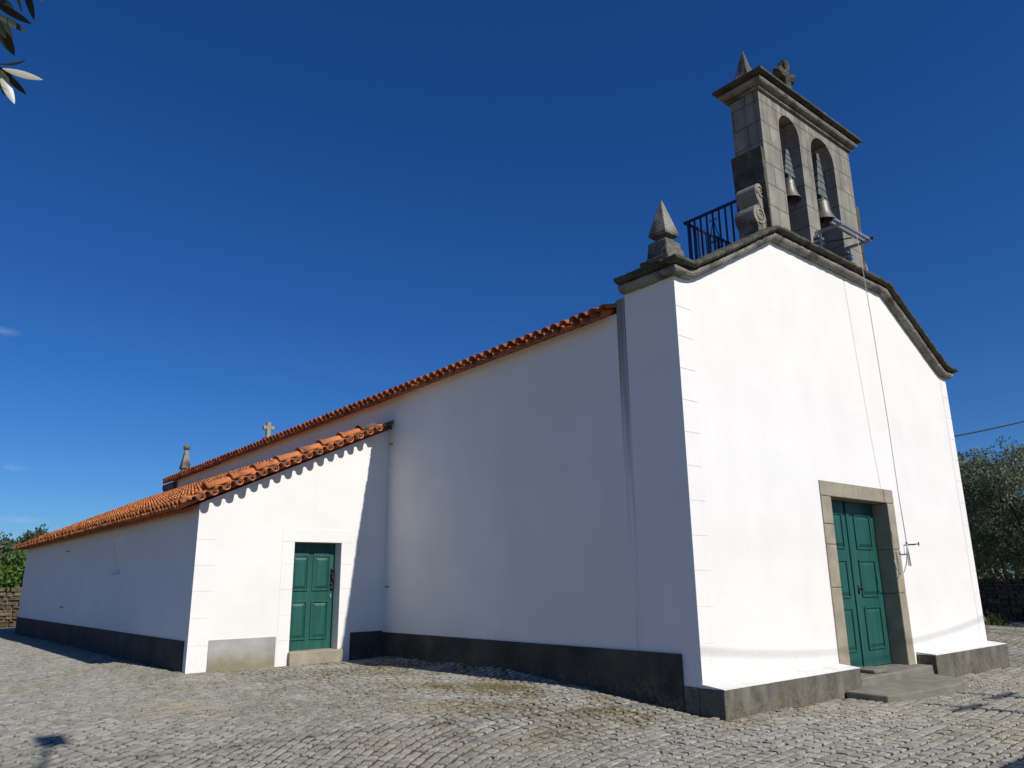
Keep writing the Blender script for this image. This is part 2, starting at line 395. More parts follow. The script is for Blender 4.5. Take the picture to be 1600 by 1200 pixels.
def empty(name, loc, label, cat, group=None):
    o = bpy.data.objects.new(name, None); C.objects.link(o); o.location = loc; o.empty_display_size = 0.3
    o['label'] = label; o['category'] = cat
    if group: o['group'] = group
    return o
def tag(o, label, cat, group=None, kind=None):
    if label: o['label'] = label
    if cat: o['category'] = cat
    if group: o['group'] = group
    if kind: o['kind'] = kind
    return o
def copy_tree(o, parent=None):
    c = o.copy(); C.objects.link(c); c.parent = parent
    for ch in o.children: copy_tree(ch, c)
    return c

# ------------------------------------------------------------------ ground
W = 9.02
def sm(a, b, x):
    t = min(max((x-a)/(b-a), 0), 1); return t*t*(3-2*t)
def lerp_pts(P, y):
    for (a, va), (b, vb) in zip(P[:-1], P[1:]):
        if y <= b:
            t = min(max((y-a)/(b-a), 0), 1); return va+(vb-va)*t
    return P[-1][1]
def gz(x, y):
    base = 0.255*sm(-0.1, 3.2, y) - 0.05*sm(5.5, 7.2, y)
    lefty = 0.25*sm(0.5, 4, y)-0.09*sm(6, 9, y)
    lo_ = lerp_pts(((-9, 0), (0, 0), (.87, .085), (1.5, .15), (2.2, .165), (3.3, .16), (4.4, .175), (6, .20), (7.1, .215), (30, .205)), y)
    hi_ = lerp_pts(((-9, 0), (0, 0), (.3, .015), (1.64, .134), (3.5, .27), (5, .27), (7, .25), (9, .235), (30, .2)), y)
    base = lo_+(hi_-lo_)*sm(-.42, -.04, x)
    t = sm(-3.9, -6.0, x)
    z = base*(1-t)+lefty*t
    z -= 0.011*max(x, 0)*sm(2, -1, y)
    z -= 0.02*sm(9, 13, x)
    z += 0.03*noise.noise(Vector((x*0.35, y*0.35, 0.3)))*sm(0.3, 1.2, abs(x)+abs(y+.3))*0.7
    return z

g = MB()
xs = [-900, -400, -200, -100, -60, -40, -28, -22, -18, -15, -13]+[-12+0.25*i for i in range(130)]+[22, 24, 27, 32, 40, 60, 100, 200, 400, 900]
ys = [-900, -300, -100, -50, -30, -20, -14]+[-11+0.25*i for i in range(160)]+[30, 33, 38, 45, 60, 100, 200, 400, 900, 1500]
vs = []
for y in ys:
    for x in xs:
        xx, yy = max(min(x, 25), -15), max(min(y, 32), -12)
        zz_ = gz(xx, yy) if not (-1.1 < x < .1 and 1 < y < 8) else min(gz(xx-.26, yy), gz(xx, yy), gz(xx+.26, yy))
        vs.append((x, y, zz_-0.016))
nx = len(xs)
fs = [(j*nx+i, j*nx+i+1, (j+1)*nx+i+1, (j+1)*nx+i) for j in range(len(ys)-1) for i in range(nx-1)]
g.smooth = True
g.add(vs, fs)
for k, f in enumerate(g.f):
    j, i = divmod(k, nx-1)
    if xs[i] < -14 or xs[i] > 21 or ys[j] > 27.5 or ys[j] < -13: g.m[k] = 1
tag(g.build('ground', [MA['soil'], MA['field']]), None, None, kind='structure')

# setts: every stone its own little block
SET = MB()
half = 800/FPX
def visible(x, y, mx=0.10):
    d = Vector((x-CX, y-CY, gz(x, y)-CZ)); z = d.dot(fw)
    if z < 0.4: return False
    px = d.dot(r2)/z; py = -d.dot(u2)/z
    return abs(px) < half+mx and py < 600/FPX+mx
def blocked(x, y):
    if -0.02 < x < W+0.02 and -0.0 < y < 23: return True
    if -3.68 < x < 0.1 and 7.33 < y < 24.1: return True
    if -0.03 < x < 3.27 and -0.33 < y < 0.1: return True
    if 5.85 < x < 9.12 and -0.33 < y < 0.1: return True
    return False
def sett(c, du, dv, hl, hw, rr):
    """c centre, unit row dirs, half length/width"""
    cs = []
    for (a, b) in ((-1, -1), (1, -1), (1, 1), (-1, 1)):
        a2 = a*(hl+rr.uniform(-.016, .005)); b2 = b*(hw+rr.uniform(-.012, .003))
        cs.append((c[0]+du[0]*a2+dv[0]*b2, c[1]+du[1]*a2+dv[1]*b2))
    h = rr.uniform(-.004, .004); tx, ty = rr.gauss(0, .010), rr.gauss(0, .010)
    gzc = gz(*c)
    # mid-edge points for irregular outline
    out = []
    for i in range(4):
        p, q = cs[i], cs[(i+1) % 4]
        out.append(p)
        k = rr.uniform(-.010, .009)
        mx_, my_ = (p[0]+q[0])/2, (p[1]+q[1])/2
        ex, ey = c[0]-mx_, c[1]-my_; L = math.hypot(ex, ey)+1e-6
        out.append((mx_+ex/L*k*-1, my_+ey/L*k*-1))
    vs = []; n = len(out)
    def Z(p): return gz(*p)*0.7+gzc*0.3+h+tx*(p[0]-c[0])+ty*(p[1]-c[1])
    for p in out: vs.append((p[0], p[1], gzc-.06))
    for p in out: vs.append((p[0], p[1], Z(p)-0.007))
    for p in out:
        s = rr.uniform(.84, .94)
        q = (c[0]+(p[0]-c[0])*s, c[1]+(p[1]-c[1])*s); vs.append((q[0], q[1], Z(q)+rr.uniform(-.002, .003)))
    vs.append((c[0]+rr.uniform(-.02, .02), c[1]+rr.uniform(-.01, .01), Z(c)+rr.uniform(.0, .006)))
    fs = []
    for i in range(n):
        j = (i+1) % n
        fs.append((i, j, n+j, n+i)); fs.append((n+i, n+j, 2*n+j, 2*n+i)); fs.append((2*n+i, 2*n+j, 3*n))
    SET.add(vs, fs)
# courses follow a slow curve: steep towards the left, nearly parallel to the church front on the right
def theta(x): return radians(38-33*sm(-4.4, -1.2, x))
GX = [0.0]; X0_, DXs = -15.0, 0.05
for i in range(740): GX.append(GX[-1]+math.tan(theta(X0_+(i+.5)*DXs))*DXs)
def gcurve(x):
    t = (x-X0_)/DXs; i = min(max(int(t), 0), 738); return GX[i]+(GX[i+1]-GX[i])*(t-i)
rr = random.Random(3)
c0 = -6-gcurve(21)
while c0 < 29:
    w = 0.124*rr.uniform(.86, 1.16)
    x = -14+rr.uniform(0, .2)
    while x < 21:
        L = rr.uniform(.10, .215) if rr.random() < .9 else rr.uniform(.07, .10)
        th = theta(x); xc = x+L*cos(th)/2
        y = c0+w/2+gcurve(xc)+0.03*sin(xc*1.1+c0*.3)+0.016*sin(xc*2.9+c0*.7)
        x += L*cos(th)
        if -6 < y < 28.2 and not blocked(xc, y) and visible(xc, y):
            t2 = th+rr.gauss(0, .045)
            hw = w*cos(th)/2
            if rr.random() < .03:
                du = (cos(t2), sin(t2)); dv = (-sin(t2), cos(t2))
                for sg in (-1, 1): sett((xc+dv[0]*hw*.5*sg, y+dv[1]*hw*.5*sg), du, dv, L/2-.008, hw/2-.006, rr)
            else:
                sett((xc, y), (cos(t2), sin(t2)), (-sin(t2), cos(t2)), L/2-.0070, hw-.0120, rr)
    c0 += w
SET.smooth = False
tag(SET.build('paving', MA['cobble']), None, None, kind='structure')

# ------------------------------------------------------------------ church
church = empty('church', (0, 0, 0), 'white limewashed church with granite bellcote over its gabled front and green double door', 'church')
H, HB, HT = 5.59, 5.69, 6.866
prof = [(0, 5.59), (0.20, 5.597), (0.34, 5.625), (0.476, 5.69), (0.62, 5.765), (2.60, 6.866), (6.42, 6.866), (8.40, 5.765), (8.544, 5.69), (8.70, 5.625), (8.82, 5.60), (W, 5.59)]
f = MB()
FX0, FX1, FH = 3.30, 5.74, 3.02
outline = [(0, -.4), (FX0, -.4), (FX0, FH), (FX1, FH), (FX1, -.4), (W, -.4)]+[(x, z+0.08) for x, z in reversed(prof)]
f.prism(outline, 0.0, 0.9)
o = fixn(f.build('facade_wall', MA['white'], church))
# quoins: slightly proud painted blocks with open joints
q = MB()
zz = [0.311, 0.80, 1.233, 1.67, 2.10, 2.54, 2.985, 3.427, 3.856, 4.287, 4.738, 5.164, 5.60]
for a, b in zip(zz[:-1], zz[1:]):
    q.box(-.005, -.005, a+.004, .33, .275, b-.004)
q.build('quoins', MA['white'], church)
q = MB()
for a, b in zip(zz[:-1], zz[1:]):
    q.box(W-.27, -.005, a+.004, W+.005, .275, b-.004)
q.build('quoins', MA['white'], church)

nw = MB()
nw.prism([(.9, -.4), (17.0, -.4), (17.0, 5.155), (.9, 5.35)], 0, W, 'x')
fixn(nw.build('nave_wall', MA['nave_white'], church))
cw = MB()
cw.prism([(17.0, -.4), (22.0, -.4), (22.0, 5.085), (17.0, 5.15)], .04, W-.04, 'x')
cw.prism([(0.3, 5.0), (W-.3, 5.0), (W/2, 6.60)], 17.5, 21.99)
fixn(cw.build('chancel_wall', MA['white'], church))
# corner stone cornice at the far end of the chancel
cs = MB()
cs.box(-.02, 21.35, 2.5, 0.12, 22.05, 4.50)
cs.prism([(21.2, 4.5), (22.06, 4.5), (22.10, 4.62), (22.20, 4.70), (22.24, 4.82), (22.36, 4.86), (22.36, 5.02), (21.2, 5.02)], -0.10, 0.5, 'x')
fixn(cs.build('eaves_corbel', MA['lichen'], church))

rc = MB(); rc.box(-.0015, .902, .675, .2, 1.065, 5.55)
rc.build('stained_pilaster', MA['stained'], church)
# nave plinth band + front ledges
p = MB()
p.box(-.035, 0.272, -.4, 0.3, 7.36, 0.674)
p.build('nave_plinth', MA['nave_plinth'], church, bevel=.006)
for (x0, x1) in ((-.015, 3.275), (5.87, 9.10)):
    L = MB()
    L.box(x0, -.311, -.35, x1, 0.05, 0.302)
    if x0 < 1: L.box(-.022, 0.052, -.35, .1, .2715, .304)
    lo = L.build('stone_ledge', MA['plinth'], church, bevel=.012)
    T = MB()
    T.prism([(-.318, .3055), (-.318, .314), (-.006, .345), (.02, .345), (.02, .3055)], x0-.003, x1+.003, 'x')
    fixn(T.build('ledge_cap', MA['ledge_top'], lo))

# cornice: swept moulding round the gable
def gable_path():
    path = [(0, 0.9, H), (0, 0, H)]; outs = [(-1, 0, 0), (-1, -1, 0)]; ups = [(0, 0, 1), (0, 0, 1)]
    n = len(prof)
    for i in range(1, n-1):
        a = Vector((prof[i][0]-prof[i-1][0], prof[i][1]-prof[i-1][1])).normalized()
        b = Vector((prof[i+1][0]-prof[i][0], prof[i+1][1]-prof[i][1])).normalized()
        na = Vector((-a.y, a.x)); nb = Vector((-b.y, b.x)); mm = (na+nb).normalized(); mm = mm/max(mm.dot(na), .4)
        path.append((prof[i][0], 0, prof[i][1])); outs.append((0, -1, 0)); ups.append((mm.x, 0, mm.y))
    path += [(W, 0, H), (W, 0.9, H)]; outs += [(1, -1, 0), (1, 0, 0)]; ups += [(0, 0, 1), (0, 0, 1)]
    return path, outs, ups
def dens(path, outs, ups, step=.25):
    P, O, U = [], [], []
    for i in range(len(path)-1):
        a, b = Vector(path[i]), Vector(path[i+1]); n = max(1, int((b-a).length/step))
        oa, ob, ua, ub = Vector(outs[i]), Vector(outs[i+1]), Vector(ups[i]), Vector(ups[i+1])
        mid_o = Vector((0, -1, 0)) if 1 <= i <= len(path)-3 else ob if i == 0 else oa
        for k in range(n):
            t = k/n
            P.append(a.lerp(b, t)); O.append(oa.lerp(ob, t)); U.append(ua.lerp(ub, t))
    P.append(Vector(path[-1])); O.append(Vector(outs[-1])); U.append(Vector(ups[-1]))
    return P, O, U
gp = gable_path()
low = [(-.02, -.005), (.035, -.005), (.075, .004), (.110, .022), (.130, .050), (.135, .080), (.125, .100), (-.02, .100)]
top = [(-.02, .100), (.100, .100), (.105, .116), (.165, .128), (.205, .145), (.218, .158), (.218, .195), (.19, .207), (-.02, .225)]
gp = dens(*gp, step=.14)
cm = MB(); cm.sweep(*gp, low)
co = fixn(cm.build('cornice', MA['cornice'], church, rough=.024, sub=2))
ct = MB(); ct.sweep(*gp, top)
fixn(ct.build('cornice_fillet', MA['moss'], co, rough=.045, sub=2))
# coping slabs over the gable wall behind the moulding
cp = MB()
cap = [(x, z+.09) for x, z in prof]; cap2 = [(x, z+.19) for x, z in reversed(prof)]
cp.prism(cap+cap2, 0.022, 0.92)
fixn(cp.build('gable_coping', MA['moss'], co))

# corner pinnacles
def pinnacle(x, y):
    ped = MB()
    ped.box(x-.25, y-.25, 5.75, x+.25, y+.27, 5.975)
    ped.frustum(x, y, 5.975, .19, 6.245, .165)
    ped.frustum(x, y, 6.245, .10, 6.37, .095)
    po = ped.build('pinnacle', MA['lichen'], church, bevel=.02, rough=.03)
    sp = MB()
    sp.frustum(x, y, 6.345, .15, 6.375, .16); sp.frustum(x, y, 6.375, .16, 6.93, .014)
    sp.build('spike', MA['cornice'], po, bevel=.008, rough=.012)
    # weathered scroll foot sliding down the gable side of the pedestal
    sg = 1 if x < W/2 else -1
    w_ = MB()
    w_.prism([(x+sg*.15, 5.78), (x+sg*.52, 5.80), (x+sg*.50, 5.87), (x+sg*.40, 5.95), (x+sg*.31, 6.05), (x+sg*.27, 6.18), (x+sg*.15, 6.2)], y-.12, y+.14)
    fixn(w_.build('scroll_foot', MA['lichen'], po, rough=.03))
pinnacle(.242, .307); pinnacle(W-.242, .307)

# belfry ------------------------------------------------
TX0, TX1, TY0, TY1, TZ = 2.91, 6.15, 0.10, 0.67, 9.95
b = MB()
arches = [(3.50, 4.19), (4.59, 5.45)]
xs_ = [TX0]+[v for a in arches for v in a]+[TX1]
for i in range(0, len(xs_), 2):
    b.box(xs_[i], TY0, 6.7, xs_[i+1], TY1, TZ)
for a0, a1 in arches:
    r = (a1-a0)/2; cx = (a0+a1)/2; zs = 9.742-r
    pts = [(cx-r*cos(pi*k/20), zs+r*sin(pi*k/20)) for k in range(21)]
    b.prism(pts+[(a1, TZ), (a0, TZ)], TY0, TY1)
    b.box(a0, TY0+.04, 6.7, a1, TY1, 7.12)
# slightly wider lower stage with tapering shoulders
belfry = fixn(b.build('belfry', MA['granite'], church))
for pts in ([(2.909, 8.70), (2.79, 8.74), (2.885, 7.0), (2.909, 7.0)], [(6.151, 8.70), (6.27, 8.70), (6.20, 7.0), (6.151, 7.0)]):
    b = MB(); b.prism(pts, .092, .682); fixn(b.build('shoulder', MA['moss'], belfry))
bc = MB()
cx, cy = (TX0+TX1)/2, (TY0+TY1)/2
def ring(prof_, x0, y0, x1, y1, z):
    path = [(x0, y0, z), (x1, y0, z), (x1, y1, z), (x0, y1, z), (x0, y0, z)]
    outs = [(-1, -1, 0), (1, -1, 0), (1, 1, 0), (-1, 1, 0), (-1, -1, 0)]
    bc.sweep(path, outs, [(0, 0, 1)]*5, prof_, cap=False)
ring([(-.1, 0), (.045, 0), (.055, .018), (.045, .036), (.018, .042), (.018, .062), (.08, .070), (.125, .092), (.145, .125), (.14, .155), (.12, .170), (-.1, .170)], TX0, TY0, TX1, TY1, 9.90)
bco = fixn(bc.build('belfry_cornice', MA['cornice'], belfry, rough=.012))
bc = MB()
ring([(-.3, .170), (.10, .170), (.11, .186), (.17, .196), (.205, .206), (.218, .216), (.218, .255), (-.27, .33)], TX0, TY0, TX1, TY1, 9.90)
bc.box(TX0+.2, TY0+.2, 10.0, TX1-.2, TY1-.2, 10.2)
fixn(bc.build('belfry_cornice', MA['moss'], belfry, rough=.02))
for px_ in (TX0+.14, TX1-.14):
    s_ = MB()
    s_.box(px_-.14, .26, 10.10, px_+.14, .54, 10.26); s_.frustum(px_, .40, 10.26, .10, 10.30, .10); s_.frustum(px_, .40, 10.30, .145, 10.93, .012)
    s_.build('pinnacle', MA['lichen'], belfry, bevel=.01, rough=.015)
k = MB()
k.frustum(4.5, .40, 10.1, .20, 10.55, .14)
k.frustum(4.5, .40, 10.55, .09, 11.34, .08); k.frustum(4.5, .40, 10.98, .23, 11.18, .23, .08, .08)
for (dx, dz) in ((0, 11.34), (-.23, 11.08), (.23, 11.08)):
    k.ball((4.5+dx, .40, dz), .10, 10)
k.build('stone_cross', MA['moss'], belfry, bevel=.02, rough=.10)
# scroll brackets either side
def scroll(sg):
    X = lambda x: x if sg < 0 else (TX0+TX1)-x
    c1, c2 = (2.785, 7.885), (2.70, 7.44)
    pts = [(2.93, 6.9), (2.93, 7.95)]
    pts += [(c1[0]+.155*cos(radians(a)), c1[1]+.165*sin(radians(a))) for a in range(25, 200, 12)]
    pts += [(2.665, 7.76), (2.71, 7.68), (2.70, 7.645)]
    pts += [(c2[0]+.175*cos(radians(a)), c2[1]+.19*sin(radians(a))) for a in range(85, 245, 12)]
    pts += [(2.62, 7.16), (2.66, 6.9)]
    m_ = MB(); m_.prism([(X(a), z) for a, z in pts], .185, .56)
    so = fixn(m_.build('scroll', MA['cornice'], belfry, bevel=.015))
    t = MB(); t.smooth = True
    for (c, r0, a0, dr) in ((c1, .125, 200, 1), (c2, .15, 250, -1)):
        sp = []
        for i in range(34):
            a = radians(a0-dr*i*18); r = r0*(1-i/40)
            sp.append((X(c[0]+r*cos(a)), .18, c[1]+r*sin(a)))
        t.tube(sp, [.018*(1-i/60) for i in range(34)], 6)
    t.tube([(X(2.72), .18, 7.72), (X(2.76), .18, 7.60), (X(2.82), .18, 7.50), (X(2.86), .18, 7.35), (X(2.86), .18, 7.2)], .014, 6)
    t.build('volute', MA['frame'], so)
scroll(-1); scroll(1)

# bell platform and railing behind
pf = MB(); pf.box(2.95, .672, 6.95, 6.15, 2.0, 7.05)
plat = pf.build('bell_platform', MA['moss'], church)
RZ = 8.05
rl = MB()
rail = [(3.0, .68, RZ), (3.0, 1.90, RZ), (6.1, 1.90, RZ), (6.1, .68, RZ)]
for a, c_ in zip(rail[:-1], rail[1:]):
    x0, x1 = sorted((a[0], c_[0])); y0, y1 = sorted((a[1], c_[1]))
    rl.box(x0-.022, y0-.022, RZ-.02, x1+.022, y1+.022, RZ+.022)
    rl.box(x0-.012, y0-.012, 7.13, x1+.012, y1+.012, 7.155)
railing = rl.build('railing', MA['iron'], church)
def bal(x, y, r=.013):
    m_ = MB(); m_.box(x-r, y-r, 7.05, x+r, y+r, RZ-.019); m_.build('baluster', MA['iron'], railing)
for i in range(9): bal(3.0, .76+i*.133, .013 if i not in (8,) else .024)
for i in range(1, 24): bal(3.0+i*.1292, 1.90, .013 if i % 8 else .022)
for i in range(9): bal(6.1, .76+i*.133)
def orn(x, y, ax):
    m_ = MB()
    for sg in (-1, 1):
        pts = []
        for i in range(26):
            t = i/25
            w_ = .075*t if t < .5 else .075*(1-t)*1.0
            z = 7.45+.40*t
            d = sg*(.012+.085*(1-abs(t-.12)/.88)) if t > .12 else sg*(.097*t/.12+.0)
            pts.append((x+(d if ax == 'x' else 0), y+(d if ax == 'y' else 0), z))
        m_.tube(pts, .008, 5)
        for zc in (7.44, 7.87):
            cc_ = [( .028*cos(a*.5)*(1-a/16), .028*sin(a*.5)*(1-a/16)) for a in range(14)]
            m_.tube([(x+((sg*.055+u) if ax == 'x' else 0), y+((sg*.055+u) if ax == 'y' else 0), zc+v) for u, v in cc_], .007, 5)
    m_.build('ornament', MA['iron'], railing)
orn(3.0, 1.29, 'y'); orn(4.03, 1.90, 'x')

# far cross and ball pinnacle
k = MB()
gy = 21.7
XC = 3.3
k.prism([(XC-.6, 5.8), (XC+.6, 5.8), (XC+.2, 6.6), (XC+.14, 7.0), (XC-.14, 7.0), (XC-.2, 6.6)], gy-.2, gy+.2)
k.box(XC-.075, gy-.075, 7.0, XC+.075, gy+.075, 7.58)
k.box(XC-.21, gy-.07, 7.30, XC-.076, gy+.07, 7.44); k.box(XC+.076, gy-.07, 7.30, XC+.21, gy+.07, 7.44)
fixn(k.build('gable_cross', MA['frame'], church, bevel=.015))
bp_ = MB()
bx, by = .5, 22.05
bp_.box(bx-.2, by-.2, 4.9, bx+.2, by+.2, 5.42)
bp_.frustum(bx, by, 5.42, .17, 5.60, .09); bp_.frustum(bx, by, 5.60, .15, 5.66, .165); bp_.frustum(bx, by, 5.66, .15, 6.30, .05)
bpo = bp_.build('ball_pinnacle', MA['cornice'], church, bevel=.015, rough=.02)
bb = MB(); bb.smooth = True; bb.ball((bx, by, 6.38), .115); bb.build('stone_ball', MA['lichen'], bpo)

# roof tiles -------------------------------------------------
def arc_tile(mb, P0, D, A, N, L, r0, r1, up_, thick=.012, seg=7, lift0=0.0, lift1=0.0, full=True):
    """half-round tile. P0 low end centre, D unit vector up the slope, A across, N normal; r0 low radius, r1 high radius;
    up_=+1 cover (dome) -1 channel"""
    vs = []; fs = []
    def ringpts(P, r, l):
        out = []
        for k in range(seg+1):
            a = pi*k/seg
            out.append(P+A*(r*cos(a))+N*(up_*r*0.95*sin(a)+l))
        return out
    P1 = P0+D*L
    o0, o1 = ringpts(P0, r0, lift0), ringpts(P1, r1, lift1)
    n = seg+1
    vs = o0+o1
    for k in range(seg): fs.append((k, k+1, n+k+1, n+k))
    if full:
        i0, i1 = ringpts(P0, r0-thick, lift0), ringpts(P1, r1-thick, lift1)
        vs += i0+i1
        for k in range(seg):
            fs.append((2*n+k, 3*n+k, 3*n+k+1, 2*n+k+1)); fs.append((k, 2*n+k, 2*n+k+1, k+1))
        fs.append((0, n, 3*n, 2*n)); fs.append((seg, 2*n+seg, 3*n+seg, n+seg))
    mb.add(vs, fs)
def tile_field(mb, O, D, A, N, length, width, sp, course=.36, detail=2, ri=0, big=0):
    n = int(width/sp); rr = random.Random(11+ri)
    ncourse = int(math.ceil(length/course))
    for i in range(n+1):
        jit = rr.uniform(-.010, .010)
        for c in range(ncourse):
            L = min(course+.06, length-c*course)
            if L < .05: continue
            j2 = rr.uniform(-.010, .010); e = rr.uniform(-.012, .012) if c == 0 else rr.uniform(-.006, .006)
            P = O+A*(i*sp+jit+j2)+D*(c*course+e-.03)
            full = c < detail
            mb.mi = 0
            if i < n:
                arc_tile(mb, P+A*(sp*.5)-D*(.045), D, A, N, L, .106 if big else .092, .088 if big else .080, -1, lift0=(.045 if big else .065)+rr.uniform(-.006, .006), lift1=.05, full=full)
            arc_tile(mb, P, D, A, N, L, .088, .070, 1, lift0=.055+rr.uniform(-.004, .006), lift1=.035, full=full)
EZ = 5.315
Dn = Vector((4.87, 0, 1.72)).normalized(); Nn = Vector((-Dn.z, 0, Dn.x)); An = Vector((0, 1, -.0124)).normalized()
rt_ = MB(); rt_.smooth = True
tile_field(rt_, Vector((-.17, 1.13, EZ+.022)), Dn, An, Nn, 5.02, 20.95, .21, ri=1, big=1)
Dm = Vector((-Dn.x, 0, Dn.z)); Nm = Vector((-Nn.x, 0, Nn.z))
tile_field(rt_, Vector((W+.235, 1.13, EZ)), Dm, An, Nm, 5.02, 20.95, .21, detail=1, ri=2, big=1)
rt_.smooth = True
nr = rt_.build('nave_roof', [MA['tile_old'], MA['tile_dark']], church)
rd = MB(); rd.smooth = True
for i in range(48):
    arc_tile(rd, Vector((W/2, 1.0+i*.44, EZ+1.70-.0124*.44*i)), Vector((0, 1, -.0124)), Vector((1, 0, 0)), Vector((0, 0, 1)), .48, .13, .115, 1, lift0=.03, lift1=0, full=False)
rd.build('ridge_tiles', MA['tile'], nr)
# roof boards so no light leaks through
rb_ = MB()
rb_.prism([(.05, 5.04), (W/2, 6.66), (W-.05, 5.04), (W-.05, 5.06), (W/2, 6.72), (.05, 5.06)], .902, 22.05)
fixn(rb_.build('roof_boarding', MA['tile_old'], nr))

# portal ----------------------------------------------------
pfm = MB()
def blk(x0, z0, x1, z1, y0=-.022, y1=.36): pfm.box(x0+.003, y0, z0+.003, x1-.003, y1, z1-.003)
JL0, JL1, JR0, JR1 = 3.275, 3.58, 5.505, 5.768
for a, c_ in ((-.1, 1.42), (1.42, 2.06), (2.06, 2.37), (2.37, 2.80)): blk(JL0, a, JL1, c_)
for a, c_ in ((-.1, 1.30), (1.30, 2.02), (2.02, 2.80)): blk(JR0, a, JR1, c_)
blk(JL0, 2.80, 4.50, 3.042); blk(4.50, 2.80, 5.42, 3.042); blk(5.42, 2.80, JR1, 3.042)
pfm.build('portal_frame', MA['frame'], church, bevel=.012)
th = MB(); th.box(3.30, -.30, -.2, 5.745, .40, .168)
th.build('threshold', MA['stake'], church, bevel=.025, rough=.02)

def leaf(mb, x0, x1, y, z0, z1, panels, th=.05, arch=None):
    """door leaf with raised-and-fielded panels; front face at y"""
    mb.box(x0, y, z0, x1, y+th, z1)
    for (a, c_, d, e) in panels:        # x0 x1 z0 z1
        m1 = .028
        fr = [(a, d), (c_, d), (c_, e), (a, e)]
        # moulding frame (proud)
        mb.box(a, y-.020, d, c_, y-.0005, d+m1); mb.box(a, y-.020, e-m1, c_, y-.0005, e)
        mb.box(a, y-.020, d+m1, a+m1, y-.0005, e-m1); mb.box(c_-m1, y-.020, d+m1, c_, y-.0005, e-m1)
        i1, i2 = m1+.012, m1+.06
        vs = [(a+i1, y-.0005, d+i1), (c_-i1, y-.0005, d+i1), (c_-i1, y-.0005, e-i1), (a+i1, y-.0005, e-i1),
              (a+i2, y-.024, d+i2), (c_-i2, y-.024, d+i2), (c_-i2, y-.024, e-i2), (a+i2, y-.024, e-i2)]
        mb.add(vs, [(4, 5, 6, 7), (0, 1, 5, 4), (1, 2, 6, 5), (2, 3, 7, 6), (3, 0, 4, 7)])
mid = 4.545
for (x0, x1, a, c_) in ((3.55, mid-.004, 3.74, 4.36), (mid+.004, 5.52, 4.76, 5.33)):
    d_ = MB()
    leaf(d_, x0, x1, .255, .18, 2.84, [(a, c_, 2.02, 2.60), (a, c_, 1.25, 1.85), (a, c_, .43, 1.10)])
    if x0 > 4: d_.box(mid-.045, .232, .18, mid+.035, .254, 2.84)
    dl = d_.build('door_leaf', MA['green'], church, bevel=.003)
    if x0 > 4:
        h_ = MB(); h_.box(4.64, .245, 1.30, 4.68, .2545, 1.44); h_.tube([(4.66, .20, 1.38), (4.66, .25, 1.38)], .012, 8); h_.ball((4.66, .195, 1.38), .025, 10)
        h_.build('handle', MA['black'], dl)
slab = MB()
slab.prism([(2.75, -.33), (2.70, -.93), (3.3, -1.02), (4.5, -1.10), (5.25, -.98), (5.42, -.72), (5.62, -.30)], -.2, .048, 'z')
fixn(slab.build('doorstep', MA['stake'], church, bevel=.02, seg=2))
st = MB(); st.smooth = True
st.prism([(3.88, -.22), (4.22, -.25), (4.40, -.14), (4.42, .08), (4.20, .16), (3.92, .10)], .165, .225, 'z')
tag(fixn(st.build('flat_stone', MA['stake'], None, bevel=.02, seg=3)), 'flat loose stone lying on the threshold against the green double door', 'stone')

# small fittings on the walls
def hook(y, z, x=0, parent=church):
    m_ = MB(); m_.tube([(x+.02, y, z), (x-.07, y, z+.0), (x-.085, y-.012, z-.004), (x-.09, y-.03, z-.002)], .011, 6); m_.build('wall_hook', MA['black'], parent)
hook(7.22, 4.30); hook(7.22, 1.51)

# ------------------------------------------------------------------ annex (low side building)
AY0, AY1, AX = 7.3685, 24.05, -3.646
annex = empty('annex', (0, 0, 0), 'low white lean-to annex with orange tiled roof and small green door beside the church', 'annex')
ZW = lambda x: 2.93+(x-AX)*.464
DX0, DX1, DZ = -1.912, -.968, 2.325
a = MB()
a.prism([(AX+.22, -.3), (DX0, -.3), (DX0, DZ), (DX1, DZ), (DX1, -.3), (-.001, -.3), (-.001, ZW(0)), (AX+.22, ZW(AX+.22))], AY0, AY0+.55)
a.box(AX+.22, AY0+.55, -.3, -.001, AY1, 2.93)
a.prism([(AX+.22, 2.93), (-.001, 2.93), (-.001, ZW(0)), (AX+.22, ZW(AX+.22))], AY0+.55, AY1)
# left wall skin around the blocked window
wy0, wy1, wz0, wz1 = 12.05, 12.85, 1.83, 2.62
def skin(y0, y1, z0, z1): a.box(AX, y0, z0, AX+.22, y1, z1)
skin(AY0, wy0, -.3, 2.93); skin(wy1, AY1, -.3, 2.93); skin(wy0, wy1, -.3, wz0); skin(wy0, wy1, wz1, 2.93)
a.prism([(AX, 2.93), (AX+.22, 2.93), (AX+.22, ZW(AX+.22))], AY0, AY1)
fixn(a.build('annex_wall', MA['white'], annex))
# splayed window recess: plastered panel with sloped sill
wn_ = MB()
wn_.add([(AX+.003, wy0, wz0), (AX+.14, wy0+.05, wz0+.10), (AX+.14, wy1-.12, wz0+.10), (AX+.003, wy1, wz0), (AX+.003, wy0, wz1), (AX+.03, wy0+.03, wz1-.02), (AX+.012, wy1-.12, wz1-.02), (AX+.003, wy1, wz1)],
        [(0, 3, 2, 1), (0, 1, 5, 4), (1, 2, 6, 5), (2, 3, 7, 6), (4, 5, 6, 7)])
wn_.build('blocked_window', MA['white'], annex)
# quoins
q = MB()
zz = [.15, .62, 1.05, 1.48, 1.90, 2.33, 2.93]
for z0, z1 in zip(zz[:-1], zz[1:]):
    q.box(AX-.005, AY0-.005, z0+.003 if z0 > .2 else -.2, AX+.325, AY0+.15, z1-.003)
q.build('quoins', MA['white'], annex)
